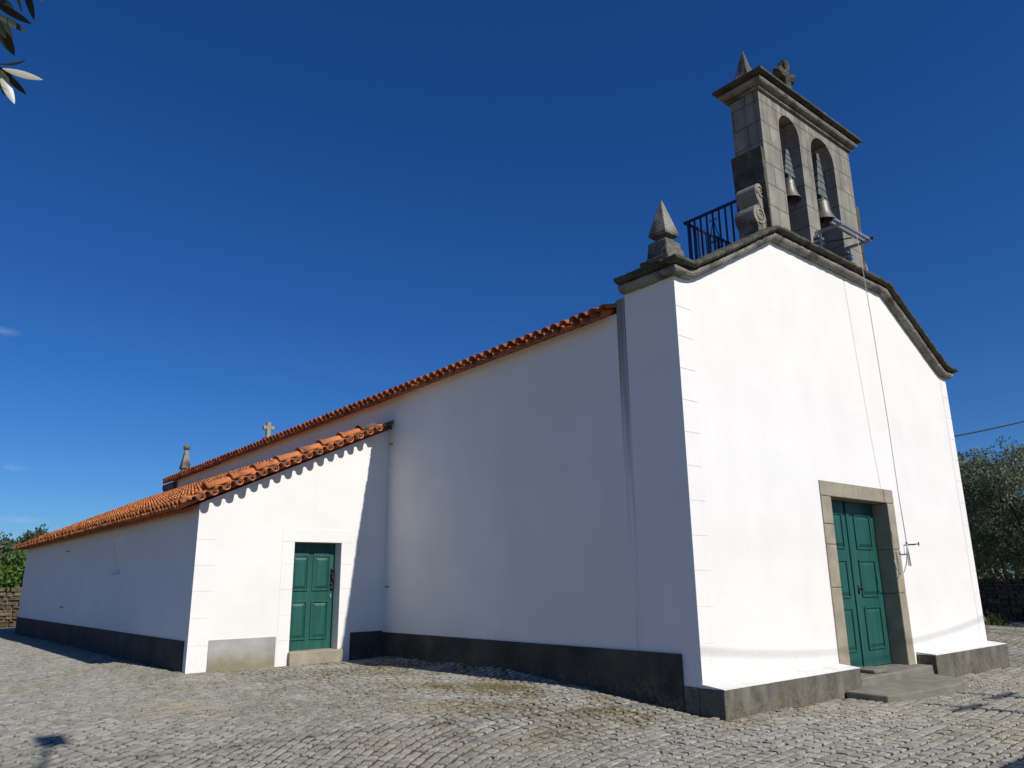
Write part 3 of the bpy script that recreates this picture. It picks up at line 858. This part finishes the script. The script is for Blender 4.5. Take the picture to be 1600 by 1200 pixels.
# door surround, painted stone bands
ds = MB()
zs_ = [.20, .62, 1.05, 1.49, 1.93, 2.325]
for z0, z1 in zip(zs_[:-1], zs_[1:]):
    ds.box(-2.142, AY0-.006, z0+.003 if z0 > .3 else 0, DX0+.002, AY0+.30, z1-.003)
    ds.box(DX1-.002, AY0-.006, z0+.003 if z0 > .3 else 0, -.735, AY0+.30, z1-.003)
ds.box(-2.142, AY0-.006, 2.328, -.735, AY0+.30, 2.56)
ds.build('door_surround', MA['white'], annex, bevel=.002)
d_ = MB()
YL = AY0+.24
leaf(d_, DX0-.02, DX1+.02, YL, .425, 2.36, [(-1.84, -1.50, 1.46, 2.10), (-1.42, -1.07, 1.46, 2.10), (-1.84, -1.50, .60, 1.28), (-1.42, -1.07, .60, 1.28)])
for cx_ in (-1.67, -1.245):          # arched heads of the upper panels
    d_.prism([(cx_+.17*cos(radians(t)), 2.10+.06*sin(radians(t))) for t in range(0, 181, 20)], YL-.02, YL-.001)
door = fixn(d_.build('annex_door', MA['green'], annex, bevel=.003))
h_ = MB()
h_.box(-1.055, YL-.010, 1.46, -1.005, YL-.0005, 1.86)
for i in range(5): h_.ball((-1.03+.012*(-1)**i, YL-.02, 1.50+i*.085), .030, 8)
h_.tube([(-1.03, YL-.02, 1.62), (-1.03, YL-.08, 1.64), (-1.03, YL-.08, 1.78), (-1.03, YL-.02, 1.80)], .010, 6)
h_.build('handle', MA['black'], door)
h_ = MB(); h_.box(-1.045, YL-.006, 1.335, -1.015, YL-.0005, 1.40); h_.build('lock_plate', MA['steel'], door)
s_ = MB(); s_.prism([(-1.93, AY0-.10), (-.90, AY0-.12), (-.90, AY0+.5), (-1.93, AY0+.5)], .0, .425, 'z')
fixn(s_.build('doorstep', MA['frame'], annex, bevel=.015, rough=.02))
# plinth bands
p = MB(); p.box(AX+.33, AY0-.014, -.2, -2.16, AY0+.2, .70); p.build('plinth', MA['annex_plinth'], annex, bevel=.004)
p = MB(); p.box(-.72, AY0-.014, -.2, -.036, AY0+.2, .70); p.box(AX-.02, AY0+.155, -.2, AX+.1, AY1+.02, .696)
p.build('plinth', MA['nave_plinth'], annex, bevel=.004)  # shade put into the colour: dark cement on the annex faces out of the sun
hook(17.4, 2.52, AX, annex); hook(17.25, 1.10, AX, annex)
# annex roof tiles
Da = Vector((1, 0, .464)).normalized(); Na = Vector((-Da.z, 0, Da.x)); Aa = Vector((0, 1, 0))
ra = MB(); ra.smooth = True
tile_field(ra, Vector((-3.93, AY0-.02, 2.855)), Da, Aa, Na, 4.32, AY1-AY0+.25, .21, ri=5)
ar = ra.build('annex_roof', [MA['tile'], MA['tile_dark']], annex)
rb_ = MB()
rb_.prism([(-3.80, 2.79), (AX+.01, 2.90), (-.002, 4.60), (-.002, 4.655), (-3.82, 2.85)], AY0+.02, AY1+.1)
fixn(rb_.build('roof_boarding', MA['tile_old'], ar))
# verge: scalloped row of tile ends looking out over the door wall
vg = MB(); vg.smooth = True
rr = random.Random(4)
Dy = Vector((0, 1, -.0)).normalized()
nsc = 18
Av = Vector((1, 0, .464)).normalized(); Nv = Vector((-Av.z, 0, Av.x))
for i in range(nsc):
    x = -3.83+i*.2085
    z = ZW(x)+.075
    P = Vector((x, AY0-.31+rr.uniform(-.012, .012), z+rr.uniform(-.006, .006)))
    vg.mi = 0
    arc_tile(vg, P, Vector((0, 1, .10)).normalized(), Av, Nv, .56, .058, .054, 1, lift0=.050, lift1=.05, thick=.011)
    vg.mi = 1
    if i < nsc-1:
        arc_tile(vg, P+Av*.115+Vector((0, rr.uniform(-.015, .0), 0)), Vector((0, 1, .10)).normalized(), Av, Nv, .56, .072, .066, -1, lift0=.050, lift1=.055, thick=.012)
vo = vg.build('verge_tiles', [MA['tile'], MA['tile_old']], ar)
# dark mortar bedding under the caps
mo = MB()
mo.prism([(-3.84, ZW(-3.84)+.095), (-.03, ZW(-.03)+.095), (-.03, ZW(-.03)+.18), (-3.84, ZW(-3.84)+.16)], AY0-.19, AY0+.14)
fixn(mo.build('mortar_bed', MA['tile_dark'], ar, rough=.04))
# round cap tiles climbing the verge
Dc = Av
for i in range(8):
    t0 = i*.455
    P = Vector((-3.56, AY0-.04, 3.11))+Dc*t0
    c_ = MB(); c_.smooth = True
    L = .49 if i < 7 else .36
    arc_tile(c_, P, Dc, Vector((0, 1, 0)), Nv, L, .125, .098, 1, lift0=.055, lift1=.035, thick=.016, seg=12)
    # thick collar on the lower end
    arc_tile(c_, P-Dc*.012, Dc, Vector((0, 1, 0)), Nv, .05, .140, .134, 1, lift0=.058, lift1=.055, thick=.03, seg=12)
    c_.build('cap_tile', MA['tile'] if i < 7 else MA['tile_dark'], ar)  # last cap darker: its shade is put into the colour
fl = MB(); fl.smooth = True
arc_tile(fl, Vector((-.30, AY0-.02, 4.60)), Vector((1, 0, .05)).normalized(), Vector((0, 1, 0)), Vector((-.05, 0, 1)), .34, .10, .09, 1, thick=.02, seg=10)
fl.build('end_tile', MA['tile_dark'], ar)  # shade beside the nave wall put into this tile's dark colour

# ------------------------------------------------------------------ bells and their gear
def bell(x, y, zr, R0, hgt, zt, label, steps):
    e = empty('bell', (x, y, zr), label, 'bell', 'bells in the belfry arches')
    m_ = MB(); m_.smooth = True
    pr = [(1.0, 0), (.985, .025), (.90, .10), (.80, .2), (.70, .34), (.63, .5), (.585, .68), (.56, .84), (.52, .91), (.40, .965), (.2, .995), (.02, 1.0)]
    out = [(r*R0, z*hgt) for r, z in pr]
    inn = [(r*R0*.90, z*hgt*.94) for r, z in pr]
    m_.lathe(list(reversed(out))+[(R0*.95, -.004)]+inn, (x, y, zr), 28)
    for zf in (.12, .86): m_.lathe([(R0*(.885 if zf < .5 else .565), zf*hgt-.008), (R0*(.90 if zf < .5 else .585), zf*hgt), (R0*(.87 if zf < .5 else .56), zf*hgt+.010)], (x, y, zr), 28)
    m_.build('bell_body', MA['bronze'], e)
    t = MB(); t.tube([(x, y, zr+hgt*.9), (x, y, zr+.02)], .015, 8); t.ball((x, y, zr+.02), .035, 10)
    t.build('clapper', MA['black'], e)
    hd = MB()
    z = zr+hgt
    hd.box(x-.05, y-.06, z-.01, x+.05, y+.06, z+.06)
    z += .05
    n = steps; dz = (zt-z)/n
    for i in range(n):
        w0 = .175*(1-.80*i/n)
        hd.frustum(x, y, z+i*dz, w0, z+(i+1)*dz+.004, w0*.72, .07, .06)
    hd.build('headstock', MA['zinc'], e, bevel=.006)
    ax = MB(); ax.tube([(x-R0*1.25, y, zr+hgt+.06), (x+R0*1.25, y, zr+hgt+.06)], .022, 8); ax.build('axle', MA['black'], e)
bell(3.78, .20, 8.07, .205, .42, 9.06, 'smaller bell in the left arch of the stone belfry', 5)
bell(4.925, .20, 8.00, .25, .46, 9.42, 'larger bell in the right arch above a steel bracket', 6)
br = empty('steel_bracket', (5, .1, 7.6), 'grey steel bell-ringing bracket bolted below the larger bell', 'bracket')
m_ = MB()
m_.box(4.20, -.37, 7.60, 5.50, -.32, 7.65); m_.box(4.28, -.27, 7.60, 5.50, -.22, 7.65)
m_.build('rail', MA['steel'], br, bevel=.004)
for xx in (4.36, 5.44):
    m_ = MB(); m_.box(xx-.02, -.40, 7.55, xx+.02, .10, 7.598); m_.box(xx-.025, .0, 7.30, xx+.025, .099, 7.549); m_.build('arm', MA['steel'], br)
    m_ = MB(); m_.box(xx-.09, .01, 7.36, xx+.13, .0995, 7.40); m_.box(xx-.09, .01, 7.44, xx+.13, .0995, 7.48); m_.build('clamp', MA['steel'], br)
m_ = MB(); m_.tube([(4.52, .05, 7.42), (5.08, -.22, 7.58)], .012, 6); m_.build('lever', MA['black'], br)
m_ = MB(); m_.tube([(5.47, -.45, 7.625), (5.54, -.30, 7.635)], .03, 8); m_.build('pulley', MA['black'], br)

rp = MB(); rp.smooth = True
pts = [(5.00, -.345, 7.60), (5.06, -.345, 6.9), (5.14, -.34, 6.0), (5.30, -.31, 4.2), (5.46, -.25, 2.9), (5.60, -.21, 2.12)]
rp.tube(pts, .0062, 6)
rp.tube([(5.60, -.21, 2.12), (5.585, -.20, 1.95), (5.62, -.16, 1.80), (5.56, -.12, 1.64), (5.46, -.10, 1.60), (5.36, -.09, 1.72), (5.33, -.085, 1.84)], .008, 6)
rp.ball((5.60, -.21, 2.12), .022, 8)
for dx in (-.012, .02, .045): rp.tube([(5.60, -.21, 2.12), (5.615+dx, -.20, 1.95), (5.63+dx*1.6, -.19, 1.74)], .0065, 5)
tag(rp.build('bell_rope', MA['rope']), 'thin grey bell rope hanging down the white front, looped beside the door', 'rope')
ck = MB()
ck.tube([(5.97, .01, 2.10), (5.97, -.10, 2.10), (5.97, -.19, 2.10)], .010, 6); ck.tube([(5.70, -.19, 2.095), (6.12, -.19, 2.115)], .010, 6); ck.tube([(6.12, -.19, 2.08), (6.12, -.19, 2.15)], .009, 6)
ck.build('rope_cleat', MA['black'], church)

# ------------------------------------------------------------------ cables, poles
def pole(x, y, h, label, r=.11, lamp=None, grp='poles outside the square'):
    e = empty('utility_pole', (x, y, 0), label, 'pole', grp)
    m_ = MB(); m_.smooth = True; m_.tube([(x, y, -.3), (x, y, h)], [r, r*.62], 14); m_.build('shaft', MA['pole'], e)
    m_ = MB(); m_.box(x-.5, y-.03, h-.45, x+.5, y+.03, h-.37); m_.build('crossarm', MA['pole'], e)
    return e
pole(3.84, -8.83, 6.5, 'tall grey utility pole out of view, placed to cast the lower shadow streak')  # out of view, placed for the lower shadow streak on the right paving
pole(5.44, -9.31, 7.0, 'tallest grey utility pole out of view, placed to cast the upper shadow streak')  # out of view, placed for the upper shadow streak on the right paving
pole(-14, -8.0, 11.5, 'grey utility pole carrying the overhead cable at its western end')
pole(22.4, -8.0, 11.5, 'grey utility pole carrying the overhead cable at its eastern end')
m_ = MB(); pts = []
for i in range(61):
    x = -14+36.4*i/60; xs0 = x-.912
    pts.append((x, -8.0, .487+.0125*(xs0-4.3)**2+6.957))
m_.tube(pts, .0115, 6)
tag(m_.build('overhead_cable', MA['cable']), 'long sagging black cable strung across the square in front of the church', 'cable')
m_ = MB(); pts = []
A_, B_ = Vector((9.03, 1.2, 4.33)), Vector((24, -1.5, 7.9))
for i in range(25):
    t = i/24; pts.append(A_.lerp(B_, t)-Vector((0, 0, 1.0*t*(1-t))))
m_.tube(pts, .018, 6)
tag(m_.build('supply_cable', MA['cable']), 'black cable running from the right side of the church into the sky', 'cable')
e = empty('shadow_post', (-5.6, -7.75, 0), 'unseen post with a long arm and box head, added to shade the lower left paving', 'shadow caster')  # unseen stand-in, added only to cast the small shadow at lower left
m_ = MB(); m_.smooth = True; m_.tube([(-5.6, -7.75, -.2), (-5.6, -7.75, 8.0)], [.08, .05], 12); m_.build('pole', MA['pole'], e)
m_ = MB(); m_.tube([(-5.6, -7.75, 8.0), (-5.57, -7.6, 8.06), (-5.31, -6.4, 8.06)], .03, 8); m_.build('arm', MA['pole'], e)
m_ = MB(); m_.box(-5.42, -6.40, 7.96, -5.16, -6.12, 8.10); m_.build('shadow_post_head', MA['pole'], e, bevel=.02)
gw = empty('shadow_wall', (2, -6.8, 0), 'unseen plastered wall with stone coping, added to shade the lower right paving', 'wall')  # unseen wall, added so its top edge casts the lower right shadow
m_ = MB(); m_.box(-1.5, -7.0, -.3, 7.0, -6.73, 2.90); m_.build('wall', MA['white'], gw)
m_ = MB(); m_.box(-1.55, -7.05, 2.903, 7.05, -6.68, 3.0); m_.build('coping', MA['cornice'], gw, bevel=.01)

# ------------------------------------------------------------------ vegetation
def leafquad(mb, c, d, n, L, w):
    s = d.cross(n).normalized()*w
    a = c-d*(L/2); b = c+d*(L/2); k = n*(L*.06)
    mb.add([a, c-s*.9-d*(L*.05)+k*0, b, c+s*.9-d*(L*.05)], [(0, 1, 2, 3)])
def rv(rr):
    while True:
        v = Vector((rr.uniform(-1, 1), rr.uniform(-1, 1), rr.uniform(-1, 1)))
        if .05 < v.length < 1: return v
def tree(name, loc, h, rad, nclump, per, leaf, lm, label, cat, group=None, seed=1, trunkh=None, leafw=.28, tr=.22, flat=.75, cl=.55, bark='bark'):
    rr = random.Random(seed)
    e = empty(name, loc, label, cat, group)
    th = trunkh or h*.3
    L0 = Vector(loc)
    base = Vector((0, 0, -.3))
    t = MB(); t.smooth = True
    fork = Vector((rr.uniform(-.15, .15)*h*.3, rr.uniform(-.15, .15)*h*.3, th))
    t.tube([base, Vector((fork.x*.35+.06, fork.y*.3, th*.5)), fork], [tr*1.25, tr, tr*.9], 10)
    crown_c = Vector((0, 0, th+(h-th)*.52))
    lv = MB()
    for k in range(nclump):
        v = rv(rr); v = v.normalized()*(v.length**.55)
        c = crown_c+Vector((v.x*rad, v.y*rad, v.z*(h-th)*.52*1.0))
        if k % max(1, nclump//12) == 0:
            m_ = fork.lerp(c, .5)+rv(rr)*.2
            t.tube([fork, m_, c], [tr*.5, tr*.28, tr*.08], 6)
        cr = cl*rr.uniform(.55, 1.2)
        stretch = Vector((1, 1, rr.uniform(.6, 1.1)))
        for i in range(per):
            o = rv(rr)*cr
            o = Vector((o.x*stretch.x, o.y*stretch.y, o.z*stretch.z))
            d = (rv(rr)+o.normalized()*.5+Vector((0, 0, .25))).normalized()
            nrm = d.orthogonal().normalized()
            nrm = Matrix.Rotation(rr.uniform(0, 6.28), 3, d) @ nrm
            leafquad(lv, c+o, d, nrm, leaf*rr.uniform(.7, 1.3), leaf*leafw*rr.uniform(.8, 1.2))
    tk = t.build('trunk', MA[bark], None); tk.parent = e
    cw_ = lv.build('crown', lm, None); cw_.parent = e
    return e
OG = 'olive trees beside the church'
tree('olive_tree', (21.6, 5.6, 0), 5.5, 2.5, 190, 230, .115, MA['olive'], 'grey-green olive tree nearest the right edge of the white front', 'tree', OG, 21, 1.9, .20)
tree('olive_tree', (20.9, 2.6, 0), 5.6, 2.5, 190, 230, .115, MA['olive'], 'olive tree with dark trunk cut by the right edge of the photo', 'tree', OG, 22, 1.9, .20)
tree('olive_tree', (20.4, -2.6, 0), 4.9, 2.6, 150, 100, .2, MA['olive'], 'olive tree shading the low wall, just outside the right edge', 'tree', OG, 23, 1.5, .22)
tree('olive_tree', (25.5, 6.8, 0), 6.2, 2.8, 130, 90, .24, MA['olive'], 'olive tree farthest behind the low dark wall on the right', 'tree', OG, 24, 1.7, .22)
tree('olive_tree', (29, 5.5, 0), 6.0, 3.6, 150, 90, .25, MA['olive'], 'broad olive tree behind the other olives on the right', 'tree', OG, 25, .3, .24)

tree('bush', (34, 9.5, -.6), 4.2, 6.5, 90, 110, .26, MA['olive'], 'low dark bush filling the gap under the olive crowns on the right', 'bush', None, 27, .2, .12, cl=1.1)

def stone_wall(name, A, B, h, th, label, seed):
    rr = random.Random(seed); m_ = MB()
    A = Vector(A); B = Vector(B); D = (B-A); Ln = D.length; D.normalize(); S = Vector((-D.y, D.x, 0))
    z = -.15
    while z < h:
        rh = rr.uniform(.09, .19); u = -rr.uniform(0, .3)
        while u < Ln:
            w = rr.uniform(.13, .48)
            for sgn in (0,):
                c = A+D*(u+w/2)+Vector((0, 0, z+rh/2))
                vs = []
                for (a, b, cc) in ((-1, -1, -1), (1, -1, -1), (1, 1, -1), (-1, 1, -1), (-1, -1, 1), (1, -1, 1), (1, 1, 1), (-1, 1, 1)):
                    vs.append(c+D*(a*(w/2-.012)*rr.uniform(.82, 1))+S*(b*th/2*rr.uniform(.86, 1.08))+Vector((0, 0, cc*(rh/2-.008)*rr.uniform(.6, 1.25))))
                m_.add(vs, [(0, 3, 2, 1), (4, 5, 6, 7), (0, 1, 5, 4), (1, 2, 6, 5), (2, 3, 7, 6), (3, 0, 4, 7)])
            u += w
        z += rh
    # solid core
    o = A-S*(th*.3); 
    q4 = [A-S*th*.32, B-S*th*.32, B+S*th*.32, A+S*th*.32]
    m_.add([p+Vector((0, 0, -.2)) for p in q4]+[p+Vector((0, 0, h-.1)) for p in q4], [(0, 3, 2, 1), (4, 5, 6, 7), (0, 1, 5, 4), (1, 2, 6, 5), (2, 3, 7, 6), (3, 0, 4, 7)])
    ob = fixn(m_.build(name, MA['drystone'], None, bevel=.03))
    return tag(ob, label, 'wall')
stone_wall('dry_stone_wall', (-12, 29.3, 0), (2, 29.3, 0), 1.55, .55, 'brown dry stone wall beyond the far end of the annex', 5)
stone_wall('dry_stone_wall', (19.3, -3.0, 0), (21.4, 9.5, 0), 1.45, .55, 'low dark dry stone wall in the shade under the olive trees', 6)
# bright vine foliage over the left wall
vn = MB(); rr = random.Random(31)
for k in range(150):
    c = Vector((rr.uniform(-10, 0.5), rr.uniform(30.2, 32.6), rr.uniform(1.0, 2.35)))
    c.z += .35*sin(c.x*1.7)+.2*sin(c.x*3.9)
    for i in range(60):
        o = rv(rr)*.55; d = rv(rr).normalized(); n_ = d.orthogonal().normalized(); n_ = Matrix.Rotation(rr.uniform(0, 6.28), 3, d) @ n_
        leafquad(vn, c+o, d, n_, rr.uniform(.15, .26), .075)
vine = empty('grapevine', (-4, 31.4, 0), 'bright green leafy vine growing above the brown stone wall', 'vine')
o = vn.build('foliage', MA['vine'], vine)
for i in range(7):
    vt = MB(); vt.smooth = True
    x = -9.5+i*1.5; vt.tube([(x, 31.4, -.3), (x+.1, 31.3, 1.2), (x-.1, 31.5, 2.1)], [.06, .045, .02], 7)
    vt.build('stem', MA['bark'], vine)
# hill and far trees on the left
hl = MB(); hl.smooth = True
vs = []; n1, n2 = 40, 8
for j in range(n2):
    for i in range(n1):
        x = -160+i*8.0; y = 130+j*18
        t = j/(n2-1)
        vs.append((x, y, -.6+6.5*sm(0, 1, t)*(0.8+.5*noise.noise(Vector((x*.02, 1.3, 0))))))
hl.add(vs, [(j*n1+i, j*n1+i+1, (j+1)*n1+i+1, (j+1)*n1+i) for j in range(n2-1) for i in range(n1-1)])
tag(hl.build('hills', MA['hill']), None, None, kind='structure')
FG = 'far trees on the rise behind the annex'
ft = [((6.5, 90, 0), 7.4, 1.9, 41, 'rounded dark tree rising just above the far corner of the annex roof'),
      ((4.4, 92, 0), 6.5, .9, 42, 'thin pointed far tree left of the rounded one'),
      ((3.0, 88, 0), 6.3, 1.5, 43, 'far tree at the left edge of the photo'),
      ((9.2, 96, 0), 7.0, 2.2, 44, 'far tree partly hidden behind the annex eaves'),
      ((5.2, 84, 0), 5.4, 1.7, 45, 'low pale far tree between the rounded and the pointed one'),
      ((3.9, 80, 0), 5.0, 1.6, 46, 'low bushy far tree above the vine near the left edge'),
      ((7.4, 82, 0), 5.2, 1.8, 47, 'low far tree in front of the rounded one')]
for loc, h, r_, sd, lb in ft:
    tree('far_tree', loc, h, r_, 60, 70, .34, MA['wood_leaf'], lb, 'tree', FG, sd, h*.2, .42, .16, cl=.8)

# plant at the foot of the right wall
pl = MB(); rr = random.Random(51)
for i in range(70):
    a = rr.uniform(0, 6.28); L = rr.uniform(.35, .75); lean = rr.uniform(.15, .7)
    b0 = Vector((17.6+rr.uniform(-.25, .25), 2.75+rr.uniform(-.25, .25), -.05))
    d = Vector((cos(a)*lean, sin(a)*lean, 1)).normalized(); m1 = b0+d*L*.6; tip = b0+d*L+Vector((cos(a), sin(a), -.4))*.12
    s = Vector((-sin(a), cos(a), 0))*.022
    pl.add([b0-s, b0+s, m1+s, m1-s, tip], [(0, 1, 2, 3), (3, 2, 4)])
tag(pl.build('weed_clump', MA['weed']), 'clump of green weeds standing in front of the dark wall on the right', 'plant')
# weeds in the paving joints
gr = MB(); rr = random.Random(61)
def tuft(cx_, cy_, rx, ry, n, hmin=.015, hmax=.05):
    for i in range(n):
        x = rr.gauss(cx_, rx); y = rr.gauss(cy_, ry)
        if blocked(x, y): continue
        a = rr.uniform(0, 6.28); L = rr.uniform(hmin, hmax); b0 = Vector((x, y, gz(x, y)-.014))
        d = Vector((cos(a)*.8, sin(a)*.8, 1)).normalized(); s = Vector((-sin(a), cos(a), 0))*rr.uniform(.002, .005)
        t_ = b0+d*L
        gr.add([b0-s, b0+s, t_], [(0, 1, 2)])
for (a_, b_, c_, d_, n_, lo, hi) in ((-.95, 2.75, .16, .22, 900, .02, .07), (-1.05, .95, .12, .35, 500, .015, .045), (-1.45, 3.6, .25, .8, 900, .012, .04), (-3.2, 3.3, .15, .28, 700, .01, .03), (-4.3, 6.9, .25, .6, 900, .012, .045),
        (-1.15, 4.6, .15, .5, 500, .015, .05), (-1.7, 1.6, .3, .5, 500, .01, .035), (-4.2, 9.2, .15, .6, 300, .02, .07), (-2.6, 5.2, .6, .8, 500, .01, .03), (-3.2, 7.1, .35, .10, 300, .02, .05)):
    tuft(a_, b_, c_, d_, n_*2, lo, hi)
for i in range(160): tuft(rr.uniform(-6.5, 1), rr.uniform(-2.8, 6.5), .05, .05, 14, .01, .03)
tag(gr.build('grass', MA['moss_green']), None, None, kind='stuff')

# olive tree beside the photographer, one spray of leaves reaching into the top left corner
ot = empty('olive_tree', (-10.6, -4.2, 0), 'near olive spray of narrow leaves hanging into the top left corner', 'tree')
t = MB(); t.smooth = True
t.tube([(-10.6, -4.2, -.2), (-10.5, -4.15, .9), (-10.3, -4.3, 1.7)], [.16, .12, .09], 10)
t.tube([(-10.3, -4.3, 1.7), (-9.6, -4.6, 2.4), (-8.7, -4.8, 2.55), (-8.15, -4.9, 2.42)], [.08, .045, .02, .008], 8)
t.build('trunk', MA['bark'], ot)
tw = MB(); tw.smooth = True
lf = MB()
rr = random.Random(8)
def pix(px, py, dist):
    d = (fw*FPX+r2*(px-800)-u2*(py-600)).normalized(); return Vector((CX, CY, CZ))+d*dist
def nleaf(p0, p1, w, roll, curl=.0):
    """one lance-shaped leaf from base p0 to tip p1"""
    d = (p1-p0); L = d.length; d.normalize()
    n = (Vector((CX, CY, CZ))-p0); n = (n-d*n.dot(d)).normalized(); n = Matrix.Rotation(roll, 3, d) @ n; s = d.cross(n)
    vs = []; N = 8
    for i in range(N+1):
        t_ = i/N; ww = w*(sin(pi*min(t_*.97+.03, 1))**.8)*(1.0 if t_ < .6 else 1.0)
        c = p0+d*(L*t_)+n*(curl*L*t_*t_)
        ww *= .84
        vs += [c-s*ww+n*ww*.25, c, c+s*ww+n*ww*.25]
    fs = []
    for i in range(N):
        a = i*3
        fs += [(a, a+1, a+4, a+3), (a+1, a+2, a+5, a+4)]
    lf.add(vs, fs)
lf.smooth = True
D0 = 1.25
nodes = [(-60, 40), (-12, 108)]
b1 = pix(2, 107, D0); b2 = pix(-10, 20, D0-.05)
tw.tube([(-8.15, -4.9, 2.42), pix(-90, 40, D0), pix(-40, 80, D0), b1], [.006, .004, .003, .002], 6)
tw.tube([pix(-90, 40, D0), pix(-50, 20, D0), b2], [.004, .003, .002], 6)
for (x0, y0, x1, y1, w, rl, cu, dz) in (
        (4, 107, 67, 124, .0058, 2.7, .03, 0), (2, 108, 41, 146, .0058, .5, .06, .01), (0, 110, 23, 162, .0068, 2.9, .03, .0), (-3, 108, 12, 143, .0085, 3.2, .02, -.01),
        (-2, 100, 40, 102, .0036, 1.1, -.18, 0), (-6, 112, 8, 150, .004, .6, 0, .02), (-12, 104, 20, 120, .006, .3, 0, .01),
        (-12, 2, 52, 38, .0058, .3, .05, -.02), (-6, 22, 42, 50, .0055, -.4, -.05, .0), (-2, 40, 24, 87, .0085, .4, .04, .0), (-15, 10, 20, 75, .010, -.2, .02, .02),
        (38, -25, 56, 32, .0058, .5, .08, .0), (22, -20, 38, 22, .0030, .6, .10, 0), (-15, 30, 24, 52, .0040, -.5, -.1, .01), (45, -22, 68, 3, .006, -.3, 0, 0), (-10, -8, 30, 30, .007, .4, 0, -.01), (-20, -5, 22, 12, .008, -.2, 0, 0), (-20, 20, 10, 60, .009, .2, 0, 0), (-25, 30, 4, 48, .009, -.3, .04, 0)):
    nleaf(pix(x0, y0, D0+dz), pix(x1, y1, D0+dz+rr.uniform(-.03, .03)), w, rl, cu)
# the rest of the crown, outside the frame
for k in range(420):
    c = Vector((-10.3+rr.gauss(0, .5), -4.4+rr.gauss(0, .45), 2.3+rr.gauss(0, .35)))
    d = rv(rr).normalized()
    if (c.x+8.0) < -1.3: nleaf(c, c+d*.065, .006, rr.uniform(0, 6), .05)
lo_ = lf.build('foliage', MA['olive_near'], ot)
tw.build('twig', MA['bark'], ot)
